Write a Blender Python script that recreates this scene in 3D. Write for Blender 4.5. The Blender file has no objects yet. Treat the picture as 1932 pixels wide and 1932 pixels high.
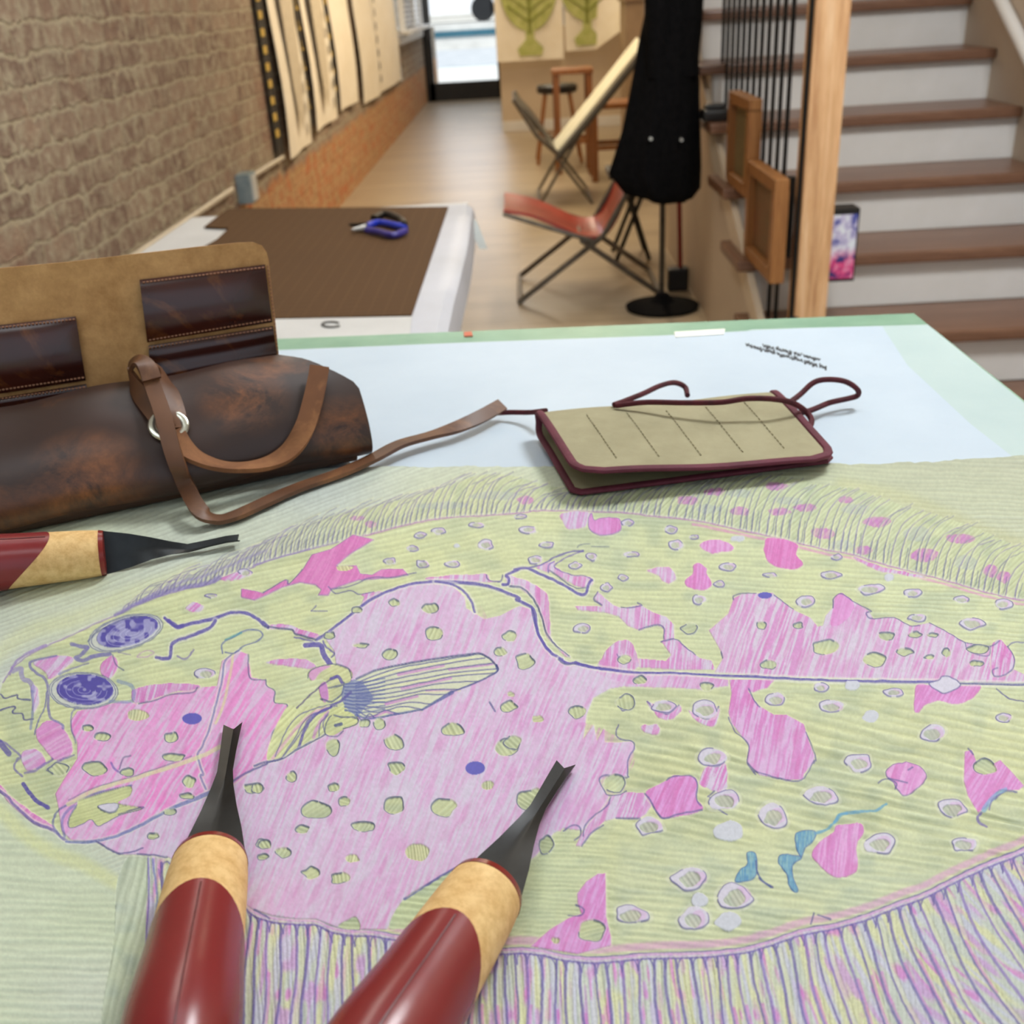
import bpy, bmesh, math, random
import numpy as np
from mathutils import Vector, Matrix
S = bpy.context.scene
COLL = S.collection
# ---------------------------------------------------------------- camera
CAM = np.array([0.0, 0.0, 1.18]); FPX = 1950.0
_dn = np.array([239.0, -3904.0, -FPX]); _dn /= np.linalg.norm(_dn)
_yy = np.array([9.0, 991.0, -FPX]); _up = -_dn
_yy = _yy-_up*_yy.dot(_up); _yy /= np.linalg.norm(_yy); _xx = np.cross(_yy, _up)
CM = np.array([_xx, _yy, _up])
cd = bpy.data.cameras.new('camera'); cam = bpy.data.objects.new('camera', cd); COLL.objects.link(cam)
cam.matrix_world = Matrix([list(CM[0])+[0.0], list(CM[1])+[0.0], list(CM[2])+[1.18], [0, 0, 0, 1]])
cd.sensor_width = 36.0; cd.lens = 36.0*FPX/1932.0; cd.clip_start = .02; cd.clip_end = 200
cd.dof.use_dof = True; cd.dof.focus_distance = .46; cd.dof.aperture_fstop = cd.lens/2.3
S.camera = cam
def onz(x, y, z):
    v = CM@np.array([x-966.0, 966.0-y, -FPX]); return CAM+v*(z-1.18)/v[2]
def onp(x, y, p, n):
    v = CM@np.array([x-966.0, 966.0-y, -FPX]); return CAM+v*(np.dot(p-CAM, n)/np.dot(v, n))
def ony(x, y, Y): return onp(x, y, np.array([0, Y, 0]), np.array([0, 1., 0]))
def onx(x, y, X): return onp(x, y, np.array([X, 0, 0]), np.array([1., 0, 0]))
# ---------------------------------------------------------------- light
S.view_settings.view_transform = 'Standard'; S.view_settings.look = 'None'
S.view_settings.gamma = 1.0; S.view_settings.use_curve_mapping = False
S.view_settings.exposure = -0.06
w = bpy.data.worlds.new('daylight'); S.world = w; w.use_nodes = True
bg = w.node_tree.nodes['Background']; bg.inputs[0].default_value = (.74, .87, 1.0, 1); bg.inputs[1].default_value = 1.05
def area(name, loc, rot, sx, sy, power, col, spread=math.pi):
    l = bpy.data.lights.new(name, 'AREA'); l.shape = 'RECTANGLE'; l.size = sx; l.size_y = sy; l.energy = power; l.color = col; l.spread = spread
    o = bpy.data.objects.new(name, l); COLL.objects.link(o); o.location = loc; o.rotation_euler = rot; return o
R = math.radians
area('ceiling_lamp_table', (-.05, 1.3, 2.75), (0, 0, 0), .9, .5, 5, (.82, .92, 1.0))
area('ceiling_lamp_front', (-.35, -.35, 2.75), (0, 0, 0), 1.2, .5, 7, (.86, .94, 1.0))
area('ceiling_lamp_wall', (.35, 6.8, 2.7), (0, R(42), 0), .5, 2.6, 100, (1.0, .82, .58))
area('ceiling_lamp_far', (0, 10.5, 2.75), (0, 0, 0), .6, 2.6, 42, (1.0, .84, .62))
area('ceiling_lamp_stairs', (1.0, 1.5, 2.75), (R(12), 0, 0), .6, .6, 60, (.95, .98, 1.0))
area('door_daylight', (-.72, 14.42, 1.78), (R(-75), 0, 0), .85, 1.0, 14, (.80, .88, 1.0))
area('ceiling_lamp_brick', (-.55, 2.6, 2.75), (0, R(10), 0), .4, 1.8, 17, (1.0, .95, .86))
sun = bpy.data.lights.new('sun', 'SUN'); sun.energy = 4.0; sun.angle = R(1); sun.color = (1, .97, .92)
so = bpy.data.objects.new('sun', sun); COLL.objects.link(so); so.rotation_euler = (R(25), R(-35), 0); so.location = (0, 20, 12)
# ---------------------------------------------------------------- materials
def lin(c):
    return tuple(((v/255.)/12.92 if v/255. <= .04045 else ((v/255.+.055)/1.055)**2.4) for v in c)
def nt(name):
    m = bpy.data.materials.new(name); m.use_nodes = True; t = m.node_tree
    return m, t, t.nodes['Principled BSDF']
def ramp(t, src, stops):
    r = t.nodes.new('ShaderNodeValToRGB'); e = r.color_ramp.elements
    while len(e) < len(stops): e.new(.5)
    for k, (p, c) in enumerate(stops): e[k].position = p; e[k].color = lin(c)+(1,)
    t.links.new(src, r.inputs[0]); return r.outputs[0]
def noise(t, scale, detail=4, vec=None, rough=.6, dist=0):
    n = t.nodes.new('ShaderNodeTexNoise'); n.inputs['Scale'].default_value = scale; n.inputs['Detail'].default_value = detail
    n.inputs['Roughness'].default_value = rough; n.inputs['Distortion'].default_value = dist
    if vec: t.links.new(vec, n.inputs['Vector'])
    return n
def coord(t, scale=(1, 1, 1), rot=(0, 0, 0), kind='Object'):
    c = t.nodes.new('ShaderNodeTexCoord'); m = t.nodes.new('ShaderNodeMapping'); m.inputs['Scale'].default_value = scale; m.inputs['Rotation'].default_value = rot
    t.links.new(c.outputs[kind], m.inputs['Vector']); return m.outputs[0]
def bump(t, b, src, strength, dist=.001):
    n = t.nodes.new('ShaderNodeBump'); n.inputs['Strength'].default_value = strength; n.inputs['Distance'].default_value = dist
    t.links.new(src, n.inputs['Height']); t.links.new(n.outputs[0], b.inputs['Normal'])
def mixc(t, fac, a, b_, mode='MIX'):
    m = t.nodes.new('ShaderNodeMix'); m.data_type = 'RGBA'; m.blend_type = mode
    for s, v in ((0, fac), (6, a), (7, b_)):
        if isinstance(v, (int, float)): m.inputs[s].default_value = v
        elif isinstance(v, tuple): m.inputs[s].default_value = lin(v)+(1,)
        else: t.links.new(v, m.inputs[s])
    return m.outputs[2]
def mat(name, a, b_=None, sc=20, rough=.5, metal=0, bm=0, bd=.001, stretch=(1, 1, 1), lo=.35, hi=.65, bsc=None, **kw):
    m, t, b = nt(name); v = coord(t, stretch); n = noise(t, sc, 5, v)
    b_ = b_ or tuple(min(255, c*1.08+2) for c in a)
    t.links.new(ramp(t, n.outputs[0], [(lo, a), (hi, b_)]), b.inputs['Base Color'])
    b.inputs['Roughness'].default_value = rough; b.inputs['Metallic'].default_value = metal
    if bm:
        n2 = noise(t, bsc or sc*3, 6, v); bump(t, b, n2.outputs[0], bm, bd)
    for k, x in kw.items(): b.inputs[k.replace('_', ' ')].default_value = x
    return m
def wood(name, a, b_, c, axis, sc=6, rough=.4):
    m, t, b = nt(name); s = [9, 9, 9]; s[axis] = .8
    v = coord(t, tuple(s)); n = noise(t, sc*.5, 6, v, .65, 1.2); n2 = noise(t, sc*5, 3, v)
    k = mixc(t, .25, ramp(t, n.outputs[0], [(.3, a), (.5, b_), (.7, c)]), ramp(t, n2.outputs[0], [(.3, a), (.7, c)]))
    t.links.new(k, b.inputs['Base Color']); b.inputs['Roughness'].default_value = rough; bump(t, b, n2.outputs[0], .15, .001); return m
# ---------------------------------------------------------------- mesh helpers
def link(o, parent=None, m=None):
    COLL.objects.link(o)
    if parent is not None: o.parent = parent; o.matrix_parent_inverse = parent.matrix_world.inverted()
    if m is not None: o.data.materials.append(m)
    return o
def tag(o, label=None, cat=None, group=None, kind=None):
    if label: o['label'] = label
    if cat: o['category'] = cat
    if group: o['group'] = group
    if kind: o['kind'] = kind
    return o
def thing(name, loc, label, cat, group=None):
    o = bpy.data.objects.new(name, None); COLL.objects.link(o); o.empty_display_size = .05
    o.location = loc; o.matrix_world = Matrix.Translation(loc); return tag(o, label, cat, group)
class MB:
    def __init__(s): s.b = bmesh.new()
    def box(s, c, d, rz=0, bev=0, rx=0, ry=0):
        r = bmesh.ops.create_cube(s.b, size=1); M = Matrix.Translation(c)@Matrix.Rotation(rz, 4, 'Z')@Matrix.Rotation(ry, 4, 'Y')@Matrix.Rotation(rx, 4, 'X')@Matrix.Diagonal((*d, 1))
        bmesh.ops.transform(s.b, matrix=M, verts=r['verts'])
        if bev:
            e = list({e for v in r['verts'] for e in v.link_edges}); bmesh.ops.bevel(s.b, geom=e, offset=bev, segments=2, affect='EDGES', profile=.6)
        return s
    def rings(s, rings, cap=True, closed=True):
        vs = [[s.b.verts.new(tuple(p)) for p in r] for r in rings]; n = len(vs[0])
        for a, b in zip(vs, vs[1:]):
            for i in range(n if closed else n-1):
                j = (i+1) % n; s.b.faces.new((a[i], a[j], b[j], b[i]))
        if cap and closed: s.b.faces.new(vs[0][::-1]); s.b.faces.new(vs[-1])
        return s
    def tube(s, pts, r, n=10, closed=False, flat=1.0):
        pts = [Vector(p) for p in pts]; rings = []; up = None
        for i, p in enumerate(pts):
            if closed: t = (pts[(i+1) % len(pts)]-pts[i-1])
            else: t = pts[min(i+1, len(pts)-1)]-pts[max(i-1, 0)]
            t.normalize()
            if up is None:
                up = Vector((0, 0, 1)) if abs(t.z) < .9 else Vector((1, 0, 0))
            a = t.cross(up); a.normalize(); up2 = a.cross(t); up2.normalize(); up = up2
            rr = r[i] if isinstance(r, (list, tuple)) else r
            rings.append([p+a*math.cos(2*math.pi*k/n)*rr+up2*math.sin(2*math.pi*k/n)*rr*flat for k in range(n)])
        if closed: rings.append(rings[0]); vs = rings
        return s.rings(rings, cap=not closed)
    def rod(s, a, b, r, n=10, r2=None): return s.tube([a, b], [r, r if r2 is None else r2], n)
    def lathe(s, prof, c=(0, 0, 0), n=32):
        return s.rings([[(c[0]+r*math.cos(2*math.pi*k/n), c[1]+r*math.sin(2*math.pi*k/n), c[2]+z) for k in range(n)] for r, z in prof])
    def prism(s, poly, off):
        off = Vector(off); a = [s.b.verts.new(tuple(p)) for p in poly]; b = [s.b.verts.new(tuple(Vector(p)+off)) for p in poly]; n = len(a)
        s.b.faces.new(a[::-1]); s.b.faces.new(b)
        for i in range(n): s.b.faces.new((a[i], a[(i+1) % n], b[(i+1) % n], b[i]))
        return s
    def sheet(s, G, th):
        """grid of points thickened along its normals"""
        G = np.array(G, float); du = np.gradient(G, axis=1); dv = np.gradient(G, axis=0)
        N = np.cross(du, dv); N /= np.maximum(1e-12, np.linalg.norm(N, axis=2, keepdims=True))
        r, c = G.shape[:2]; A = [[s.b.verts.new(tuple(G[i, j])) for j in range(c)] for i in range(r)]
        B = [[s.b.verts.new(tuple(G[i, j]-N[i, j]*th)) for j in range(c)] for i in range(r)]
        for i in range(r-1):
            for j in range(c-1):
                s.b.faces.new((A[i][j], A[i][j+1], A[i+1][j+1], A[i+1][j])); s.b.faces.new((B[i][j], B[i+1][j], B[i+1][j+1], B[i][j+1]))
        bd = [(i, 0) for i in range(r)]+[(r-1, j) for j in range(1, c)]+[(i, c-1) for i in range(r-2, -1, -1)]+[(0, j) for j in range(c-2, 0, -1)]
        for k in range(len(bd)):
            (i, j), (p, q) = bd[k], bd[(k+1) % len(bd)]; s.b.faces.new((A[i][j], A[p][q], B[p][q], B[i][j]))
        return s
    def build(s, name, m, parent=None, smooth=False, ang=35):
        bmesh.ops.recalc_face_normals(s.b, faces=s.b.faces)
        me = bpy.data.meshes.new(name); s.b.to_mesh(me); s.b.free(); o = bpy.data.objects.new(name, me)
        if smooth:
            for p in me.polygons: p.use_smooth = True
            try: me.set_sharp_from_angle(angle=R(ang))
            except Exception: pass
        c = np.zeros(len(me.vertices)*3); me.vertices.foreach_get('co', c); c = c.reshape(-1, 3)
        mid = (c.min(0)+c.max(0))/2; mid[2] = c[:, 2].min(); me.transform(Matrix.Translation(-Vector(mid))); o.location = mid
        o.matrix_world = Matrix.Translation(mid)
        return link(o, parent, m)
def cr(p, n=8, closed=False):
    p = np.asarray(p, float)
    q = np.vstack([p[-1], p, p[0], p[1]]) if closed else np.vstack([2*p[0]-p[1], p, 2*p[-1]-p[-2]])
    out = []
    for i in range(1, len(q)-2):
        t = np.linspace(0, 1, n, endpoint=False)[:, None]; a, b, c, d = q[i-1:i+3]
        out.append(.5*((2*b)+(-a+c)*t+(2*a-5*b+4*c-d)*t**2+(-a+3*b-3*c+d)*t**3))
    out = np.vstack(out); return out if closed else np.vstack([out, q[-2]])
def struct(name, mb, m, smooth=False): return tag(mb.build(name, m, None, smooth), kind='structure')
# ---------------------------------------------------------------- the carved linoleum drawing
# colour + relief of the block, worked out as arrays and then stored on the mesh itself
import numpy as np
STEP = 1.25
CX0, CY0, CX1, CY1 = -150.0, 856.0, 2120.0, 2040.0
NW = int((CX1-CX0)/STEP)+1; NH = int((CY1-CY0)/STEP)+1
gx = CX0+np.arange(NW)*STEP; gy = CY0+np.arange(NH)*STEP
PXX, PYY = np.meshgrid(gx, gy)
rng = np.random.RandomState(7)
_tab = rng.rand(256, 256).astype(np.float32)
def vnoise(x, y, seed=0):
    x = x+seed*17.31; y = y+seed*9.73
    xi = np.floor(x).astype(np.int64); yi = np.floor(y).astype(np.int64)
    fx = x-xi; fy = y-yi; fx = fx*fx*(3-2*fx); fy = fy*fy*(3-2*fy)
    a = _tab[yi & 255, xi & 255]; b = _tab[yi & 255, (xi+1) & 255]
    c = _tab[(yi+1) & 255, xi & 255]; d = _tab[(yi+1) & 255, (xi+1) & 255]
    return (a*(1-fx)+b*fx)*(1-fy)+(c*(1-fx)+d*fx)*fy
TILE = {'A': (0, 960, 3.864), 'B': (480, 960, 3.864), 'C': (960, 960, 3.864), 'D': (1432, 960, 3.864),
        'E': (0, 1432, 3.864), 'F': (480, 1432, 3.864), 'G': (960, 1432, 3.864), 'H': (1432, 1432, 3.864),
        'U': (600, 560, 3.0), 'V': (1288, 560, 3.0), 'Z': (0, 0, 1.0)}
def P(s):
    out = []; t = 'Z'; nums = []
    for w in s.split():
        if w in TILE: t = w; continue
        nums.append(float(w))
        if len(nums) == 2:
            ox, oy, f = TILE[t]; out.append((ox+nums[0]/f, oy+nums[1]/f)); nums = []
    return np.array(out)
def smooth(p, closed=False, n=6):
    p = np.asarray(p, float)
    if len(p) < 3: return p
    if closed: q = np.vstack([p[-1], p, p[0], p[1]])
    else: q = np.vstack([2*p[0]-p[1], p, 2*p[-1]-p[-2]])
    out = []
    for i in range(1, len(q)-2):
        t = np.linspace(0, 1, n, endpoint=False)[:, None]
        a, b, c, d = q[i-1], q[i], q[i+1], q[i+2]
        out.append(.5*((2*b)+(-a+c)*t+(2*a-5*b+4*c-d)*t**2+(-a+3*b-3*c+d)*t**3))
    out = np.vstack(out)
    return out if closed else np.vstack([out, q[-2]])
def box(p, m):
    i0 = max(0, int((p[:, 0].min()-m-CX0)/STEP)); i1 = min(NW, int((p[:, 0].max()+m-CX0)/STEP)+2)
    j0 = max(0, int((p[:, 1].min()-m-CY0)/STEP)); j1 = min(NH, int((p[:, 1].max()+m-CY0)/STEP)+2)
    return i0, max(i0, i1), j0, max(j0, j1)
def polymask(p):
    i0, i1, j0, j1 = box(p, 1)
    m = np.zeros((j1-j0, i1-i0), np.float32)
    X = gx[i0:i1]; a = p; b = np.roll(p, -1, 0)
    for j in range(j0, j1):
        y = gy[j]
        s = (a[:, 1] <= y) != (b[:, 1] <= y)
        if not s.any(): continue
        xs = np.sort(a[s, 0]+(y-a[s, 1])*(b[s, 0]-a[s, 0])/(b[s, 1]-a[s, 1]))
        for k in range(0, len(xs)-1, 2):
            m[j-j0] += np.clip((X-xs[k])/STEP+.5, 0, 1)-np.clip((X-xs[k+1])/STEP+.5, 0, 1)
    return (j0, j1, i0, i1), np.clip(m, 0, 1)
def linemask(p, w0, w1=None, soft=1.0):
    w1 = w0 if w1 is None else w1
    R = max(w0, w1)/2+soft+1
    i0, i1, j0, j1 = box(p, R)
    m = np.zeros((j1-j0, i1-i0), np.float32)
    n = len(p)-1
    for k in range(n):
        a, b = p[k], p[k+1]; q = np.array([a, b])
        u0, u1, v0, v1 = box(q, R)
        if u1 <= u0 or v1 <= v0: continue
        X = PXX[v0:v1, u0:u1]; Y = PYY[v0:v1, u0:u1]
        d = b-a; L = max(1e-6, d@d)
        t = np.clip(((X-a[0])*d[0]+(Y-a[1])*d[1])/L, 0, 1)
        D = np.hypot(X-a[0]-t*d[0], Y-a[1]-t*d[1])
        w = w0+(w1-w0)*(k+t)/max(1, n)
        c = np.clip((w/2-D)/soft+.5, 0, 1)
        s = m[v0-j0:v1-j0, u0-i0:u1-i0]
        np.maximum(s, c, out=s)
    return (j0, j1, i0, i1), m
COL = np.zeros((NH, NW, 3), np.float32); HGT = np.zeros((NH, NW), np.float32)
def c3(c): return np.array(c, np.float32)/255.
LAV = c3((203, 200, 216)); CARVE = c3((201, 208, 158)); PALE = c3((222, 222, 210)); GREY = c3((178, 190, 172))
PINK = c3((205, 118, 190)); MAG = c3((200, 92, 168)); SOFTP = c3((210, 160, 210)); PUR = c3((98, 80, 165)); IND = c3((72, 62, 158))
NAVY = c3((76, 84, 124)); YEL = c3((212, 216, 146)); SPOTG = c3((190, 197, 152)); LILAC = c3((176, 120, 200)); BLUE = c3((72, 150, 200))
def comp(bb, m, col, h=None):
    j0, j1, i0, i1 = bb
    if j1 <= j0 or i1 <= i0: return
    s = COL[j0:j1, i0:i1]; s += (col-s)*m[..., None]
    if h is not None:
        g = HGT[j0:j1, i0:i1]; g += (h-g)*m
def wob(p, a=1.0, seed=0):
    return p+np.stack([vnoise(p[:, 0]*.13, p[:, 1]*.13, seed+3)-.5, vnoise(p[:, 0]*.13, p[:, 1]*.13, seed+8)-.5], 1)*2*a
def fill(s, col, a=1.0, h=None, sm=True, n=5):
    p = P(s) if isinstance(s, str) else s
    if sm: p = smooth(p, True, n)
    bb, m = polymask(p); comp(bb, m*a, col, h); return bb, m
def line(s, w, col, a=.9, w1=None, h=None, closed=False, halo=0, sm=True, soft=1.2):
    p = P(s) if isinstance(s, str) else s
    if sm: p = smooth(p, closed)
    elif closed: p = np.vstack([p, p[0]])
    if closed and sm: p = np.vstack([p, p[0]])
    p = wob(p, .8)
    if halo:
        bb, m = linemask(p, w+halo*2, None if w1 is None else w1+halo*2, 2.0); comp(bb, m*.55, PALE)
    bb, m = linemask(p, w, w1, soft)
    j0, j1, i0, i1 = bb
    if j1 <= j0 or i1 <= i0: return
    v = vnoise(PXX[j0:j1, i0:i1]*.33, PYY[j0:j1, i0:i1]*.33, 5)
    comp(bb, m*a*(.72+.28*v), col, h)
def ridges(X, Y, ang, period, seed, lo=.35):
    c, s = math.cos(ang), math.sin(ang)
    u = X*c+Y*s; v = -X*s+Y*c
    v = v+5*(vnoise(u*.006, v*.02, seed)-.5)+2.5*(vnoise(u*.03, v*.06, seed+1)-.5)
    w = vnoise(u*.012, v*(1.6/period), seed+2)*.6+vnoise(u*.025, v*(3.1/period), seed+4)*.4
    f = .5+.5*np.sin(v*2*math.pi/period+3*vnoise(u*.01, v*.05, seed+6))
    return w*.6+f*.4
import math
def carve(bb, m, base, ang, period=9, seed=0, amp=1.0, alt=None, tint=.16, dep=-1.0):
    j0, j1, i0, i1 = bb
    if j1 <= j0 or i1 <= i0: return
    X = PXX[j0:j1, i0:i1]; Y = PYY[j0:j1, i0:i1]
    r = ridges(X, Y, ang, period, seed)
    big = vnoise(X*.006, Y*.009, seed+20)*.6+vnoise(X*.02, Y*.03, seed+21)*.4
    al = CARVE*.95 if alt is None else alt
    col = base[None, None]*(1-big[..., None]*.75)+al[None, None]*big[..., None]*.75
    mot = vnoise(X*.03, Y*.05, seed+40); mot2 = vnoise(X*.011, Y*.013, seed+41)
    col = col*(1-.10*np.clip((mot-.45)*2, 0, 1)[..., None]*np.array([1, .8, .4], np.float32))
    gb = np.clip((mot2-.45)*1.6, 0, 1)[..., None]*.38; col = col*(1-gb)+np.array([.74, .79, .68], np.float32)*gb
    col = col*(1+tint*(r[..., None]-.55)*np.array([1, .95, 1.15], np.float32))  # ridge shading put into the colour: grooves darker, crests lighter
    comp(bb, m, col, dep+amp*r)
def pink(s, st=.6, ang=1.15, base=None, col=None, seed=0, edge=None, sm=True, ew=1.6, halo=True):
    """an uncut area shaded in pencil, hatched in one direction"""
    base = LAV if base is None else base; col = PINK if col is None else col
    p = P(s) if isinstance(s, str) else s
    if sm: p = smooth(p, True, 5)
    p = wob(p, 1.6, seed)
    if halo:
        q = np.vstack([p, p[0]]); bb, m = linemask(q, 6, None, 2.5); comp(bb, m*.45, PALE*np.array([.97, .98, .88], np.float32), -.3)
    bb, m = polymask(p)
    j0, j1, i0, i1 = bb
    if j1 <= j0 or i1 <= i0: return
    X = PXX[j0:j1, i0:i1]; Y = PYY[j0:j1, i0:i1]
    c, s_ = math.cos(ang), -math.sin(ang)
    u = X*c+Y*s_; v = -X*s_+Y*c
    v = v+6*(vnoise(X*.01, Y*.01, seed+2)-.5)
    v = v+1.6*(vnoise(u*.05, v*.08, seed+12)-.5)
    n = vnoise(u*.022, v*.30, seed)*.55+vnoise(u*.035, v*.52, seed+1)*.33+vnoise(X*.8, Y*.8, seed+3)*.12
    pat = vnoise(X*.018, Y*.014, seed+4)
    a = np.clip((n-.5)*4.6+.5, 0, 1)*st*(.5+.8*pat)+st*.16
    a = np.clip(a, 0, 1)
    hot = np.clip((vnoise(u*.02, v*.16, seed+9)-.62)*5, 0, 1)*.5*st
    cc = base[None, None]*(1-a[..., None])+col[None, None]*a[..., None]
    cc = cc*(1-hot[..., None])+MAG[None, None]*hot[..., None]
    comp(bb, m, cc, 0.0)
    if edge is not None:
        line(np.vstack([p, p[0]]), ew, edge, .7, sm=False)
def blob(t, x, y, rx, ry, seed, jag=.19, rot=0.0):
    ox, oy, f = TILE[t]; cx, cy, rx, ry = ox+x/f, oy+y/f, rx/f, ry/f
    r = np.random.RandomState(seed); n = 9
    a = np.linspace(0, 2*math.pi, n, endpoint=False)+r.rand()*.6
    k = 1+(r.rand(n)-.5)*2*jag
    X = np.cos(a)*rx*k; Y = np.sin(a)*ry*k
    c, s = math.cos(rot), math.sin(rot)
    return np.stack([cx+X*c-Y*s, cy+X*s+Y*c], 1)
def spot(t, kind, *vals):
    for k in range(0, len(vals), 4):
        x, y, rx, ry = vals[k:k+4]
        sd = int(x*3+y*7) % 9999; r = np.random.RandomState(sd)
        b = blob(t, x, y, rx, ry, sd); bs = smooth(b, True, 5)
        cl = np.vstack([bs, bs[0]])
        big = blob(t, x, y, rx*1.25, ry*1.25, sd); sml = blob(t, x, y+ry*.12, rx*.62, ry*.62, sd+1)
        i = r.randint(len(bs)); n = int(len(bs)*(.55+.45*r.rand()))
        arc = np.roll(bs, -i, 0)[:n+1]
        if kind == 'g':      # carved out of a shaded area
            bb, m = linemask(cl, 5, None, 2.5); comp(bb, m*.35, PALE)
            bb, m = polymask(bs); carve(bb, m, SPOTG, r.rand()*3, 8, sd % 50, .8, CARVE, .12)
            bb, m = linemask(wob(arc, .7), 2.1, None, 1.2); comp(bb, m*.85, NAVY, 0)
        elif kind == 'y':
            bb, m = polymask(bs); carve(bb, m*.9, YEL, r.rand()*3, 6, sd % 50, .8, SPOTG, .25)
        elif kind == 'v':    # left standing in a carved area
            bb, m = polymask(smooth(big, True, 5)); comp(bb, m*.32, PALE, -.5)
            bb, m = polymask(bs); comp(bb, m*.95, LAV*.97+.03*PINK, 0)
            bb, m = polymask(smooth(blob(t, x+rx*.3, y, rx*.6, ry*.7, sd+4), True, 5)); comp(bb, m*.45, SOFTP)
            bb, m = polymask(smooth(sml, True, 5)); carve(bb, m*.8, SPOTG*.95, 1., 8, sd % 50, .8, GREY, .12)
            bb, m = linemask(wob(arc, .7), 2.0, None, 1.2); comp(bb, m*.8, NAVY*.5+PUR*.5, 0)
        elif kind == 'w':
            bb, m = polymask(bs); comp(bb, m*.95, c3((196, 199, 212)), 0)
        elif kind == 'b':
            bb, m = polymask(smooth(blob(t, x, y, rx, ry, sd, .03), True, 5)); comp(bb, m, c3((82, 78, 180)), 0)
        elif kind == 'p':
            pink(blob(t, x, y, rx, ry, sd), .9, 1.3, seed=sd % 60)
ALL = (0, NH, 0, NW); one = np.ones((NH, NW), np.float32)
# --- cleared background, gouge marks following the fish
X, Y = PXX, PYY
def ss(v, a, b): t = np.clip((v-a)/(b-a), 0, 1); return t*t*(3-2*t)
COL[:] = GREY
left = 1-ss(X, 950, 1300); low = ss(Y-(1460+.9*X), -30, 60)*(X < 700)
ang = -.36*left+.03*(1-left)
for (msk, an, sd, per) in ((left*(1-low), -.36, 1, 8), ((1-left)*(1-low), .04, 2, 8), (low, .03, 3, 15)):
    r = ridges(X, Y, an, per, sd)
    big = vnoise(X*.004, Y*.008, sd+30)
    base = c3((190, 199, 192)) if sd < 3 else c3((202, 210, 190))
    if sd == 2: base = c3((172, 176, 154))
    al = c3((196, 204, 168)) if sd < 3 else c3((196, 208, 176))
    cc = base*(1-big[..., None])+al*big[..., None]
    cc = cc*(1+.13*(r[..., None]-.5))  # groove shading also mixed into the background colour
    w = np.clip(msk, 0, 1)[..., None]
    COL += (cc-COL)*w; HGT += ((-1+r*(1.0 if sd < 3 else .8))-HGT)*w[..., 0]
# yellow rubbed border round the snout and over the back
line('E -700 -160 -300 150 0 370 150 520 350 660 600 760 850 900', 26, YEL, .55, soft=14)
line('V 900 1060 1150 1110 1400 1190 1650 1300 1932 1400', 26, c3((188, 186, 120)), .3, soft=16)
line('A -100 1130 200 900 600 780 900 640 1400 440', 30, YEL, .35, soft=18)
bb, m = polymask(smooth(P('E 950 690 1078 720 1065 1350 1010 1990 740 1990 830 1300 850 900'), True, 5)); carve(bb, m, c3((184, 194, 176)), -1.33, 16, 62, .9, c3((196, 208, 168)), .16)
# --- fish silhouette
UP = 'A 20 1260 100 1150 230 1050 400 970 560 900 700 830 850 770 1000 690 1150 640 1350 580 1530 540 1700 470 1850 420 B 0 405 200 345 470 275 650 230 830 185 1100 115 1300 75 1500 55 1932 30 C 200 10 500 15 800 22 1050 50 1300 75 1500 110 1750 165 D 50 190 300 250 500 300 680 330 900 400 1150 465 1400 530 1600 590 1800 640 1932 665'
LO = 'H 2600 300 1932 640 1700 730 1400 870 1200 970 1000 1040 800 1120 560 1190 300 1240 100 1310 G 1850 1330 1700 1370 1400 1400 1000 1410 800 1430 600 1440 400 1420 250 1385 100 1370 F 1800 1375 1500 1350 1190 1310 900 1250 700 1240 560 1215 450 1165 280 1160 130 1140 0 1100 E 1750 1010 1500 900 1220 715 1100 700'
up = smooth(P(UP), False, 5); lo = smooth(P(LO), False, 5)
# upper fin: band between the body and an outer fringe
env = smooth(P('D 2600 700 V 2300 1560 1932 1420 1850 1390 1700 1320 1500 1250 1250 1180 1000 1090 800 1060 500 1010 200 1020 0 1050 U 1400 1080 1100 1010 900 1010 700 1080 400 1160 0 1260 A 1932 250 1500 430 1200 570 1000 690'), False, 5)
band = np.vstack([up[up[:, 0] > 255], P('Z 2250 1240'), env])
bb, m = polymask(band); carve(bb, m, c3((190, 198, 156)), -.75, 7, 12, 1., c3((200, 208, 160)), .16)
msk = m*np.clip(1-(PXX[bb[0]:bb[1], bb[2]:bb[3]]-420)/260, 0, 1); comp(bb, msk*.35, c3((150, 145, 190)))
for (t, x, y, rx, ry) in [('V', 30, 1150, 60, 25), ('V', 180, 1100, 60, 22), ('V', 330, 1210, 55, 25), ('V', 530, 1070, 60, 22), ('V', 545, 1215, 60, 22), ('V', 690, 1190, 60, 22), ('V', 925, 1145, 45, 18), ('V', 790, 1335, 65, 30), ('V', 1100, 1270, 80, 30), ('V', 1370, 1460, 80, 38), ('V', 1570, 1365, 75, 28), ('V', 1740, 1550, 40, 35), ('V', 1030, 1430, 50, 25), ('V', 1820, 1580, 40, 35), ('U', 1170, 1145, 45, 25), ('U', 300, 1285, 30, 22), ('U', 225, 1250, 40, 14)]:
    b = smooth(blob(t, x, y, rx, ry, int(x)), True, 4); bb, m = polymask(b); j0, j1, i0, i1 = bb
    if j1 > j0 and i1 > i0:
        v = vnoise(PXX[j0:j1, i0:i1]*.3, PYY[j0:j1, i0:i1]*.12, 3); comp(bb, m*(.35+.5*v), c3((190, 100, 190)))
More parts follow.
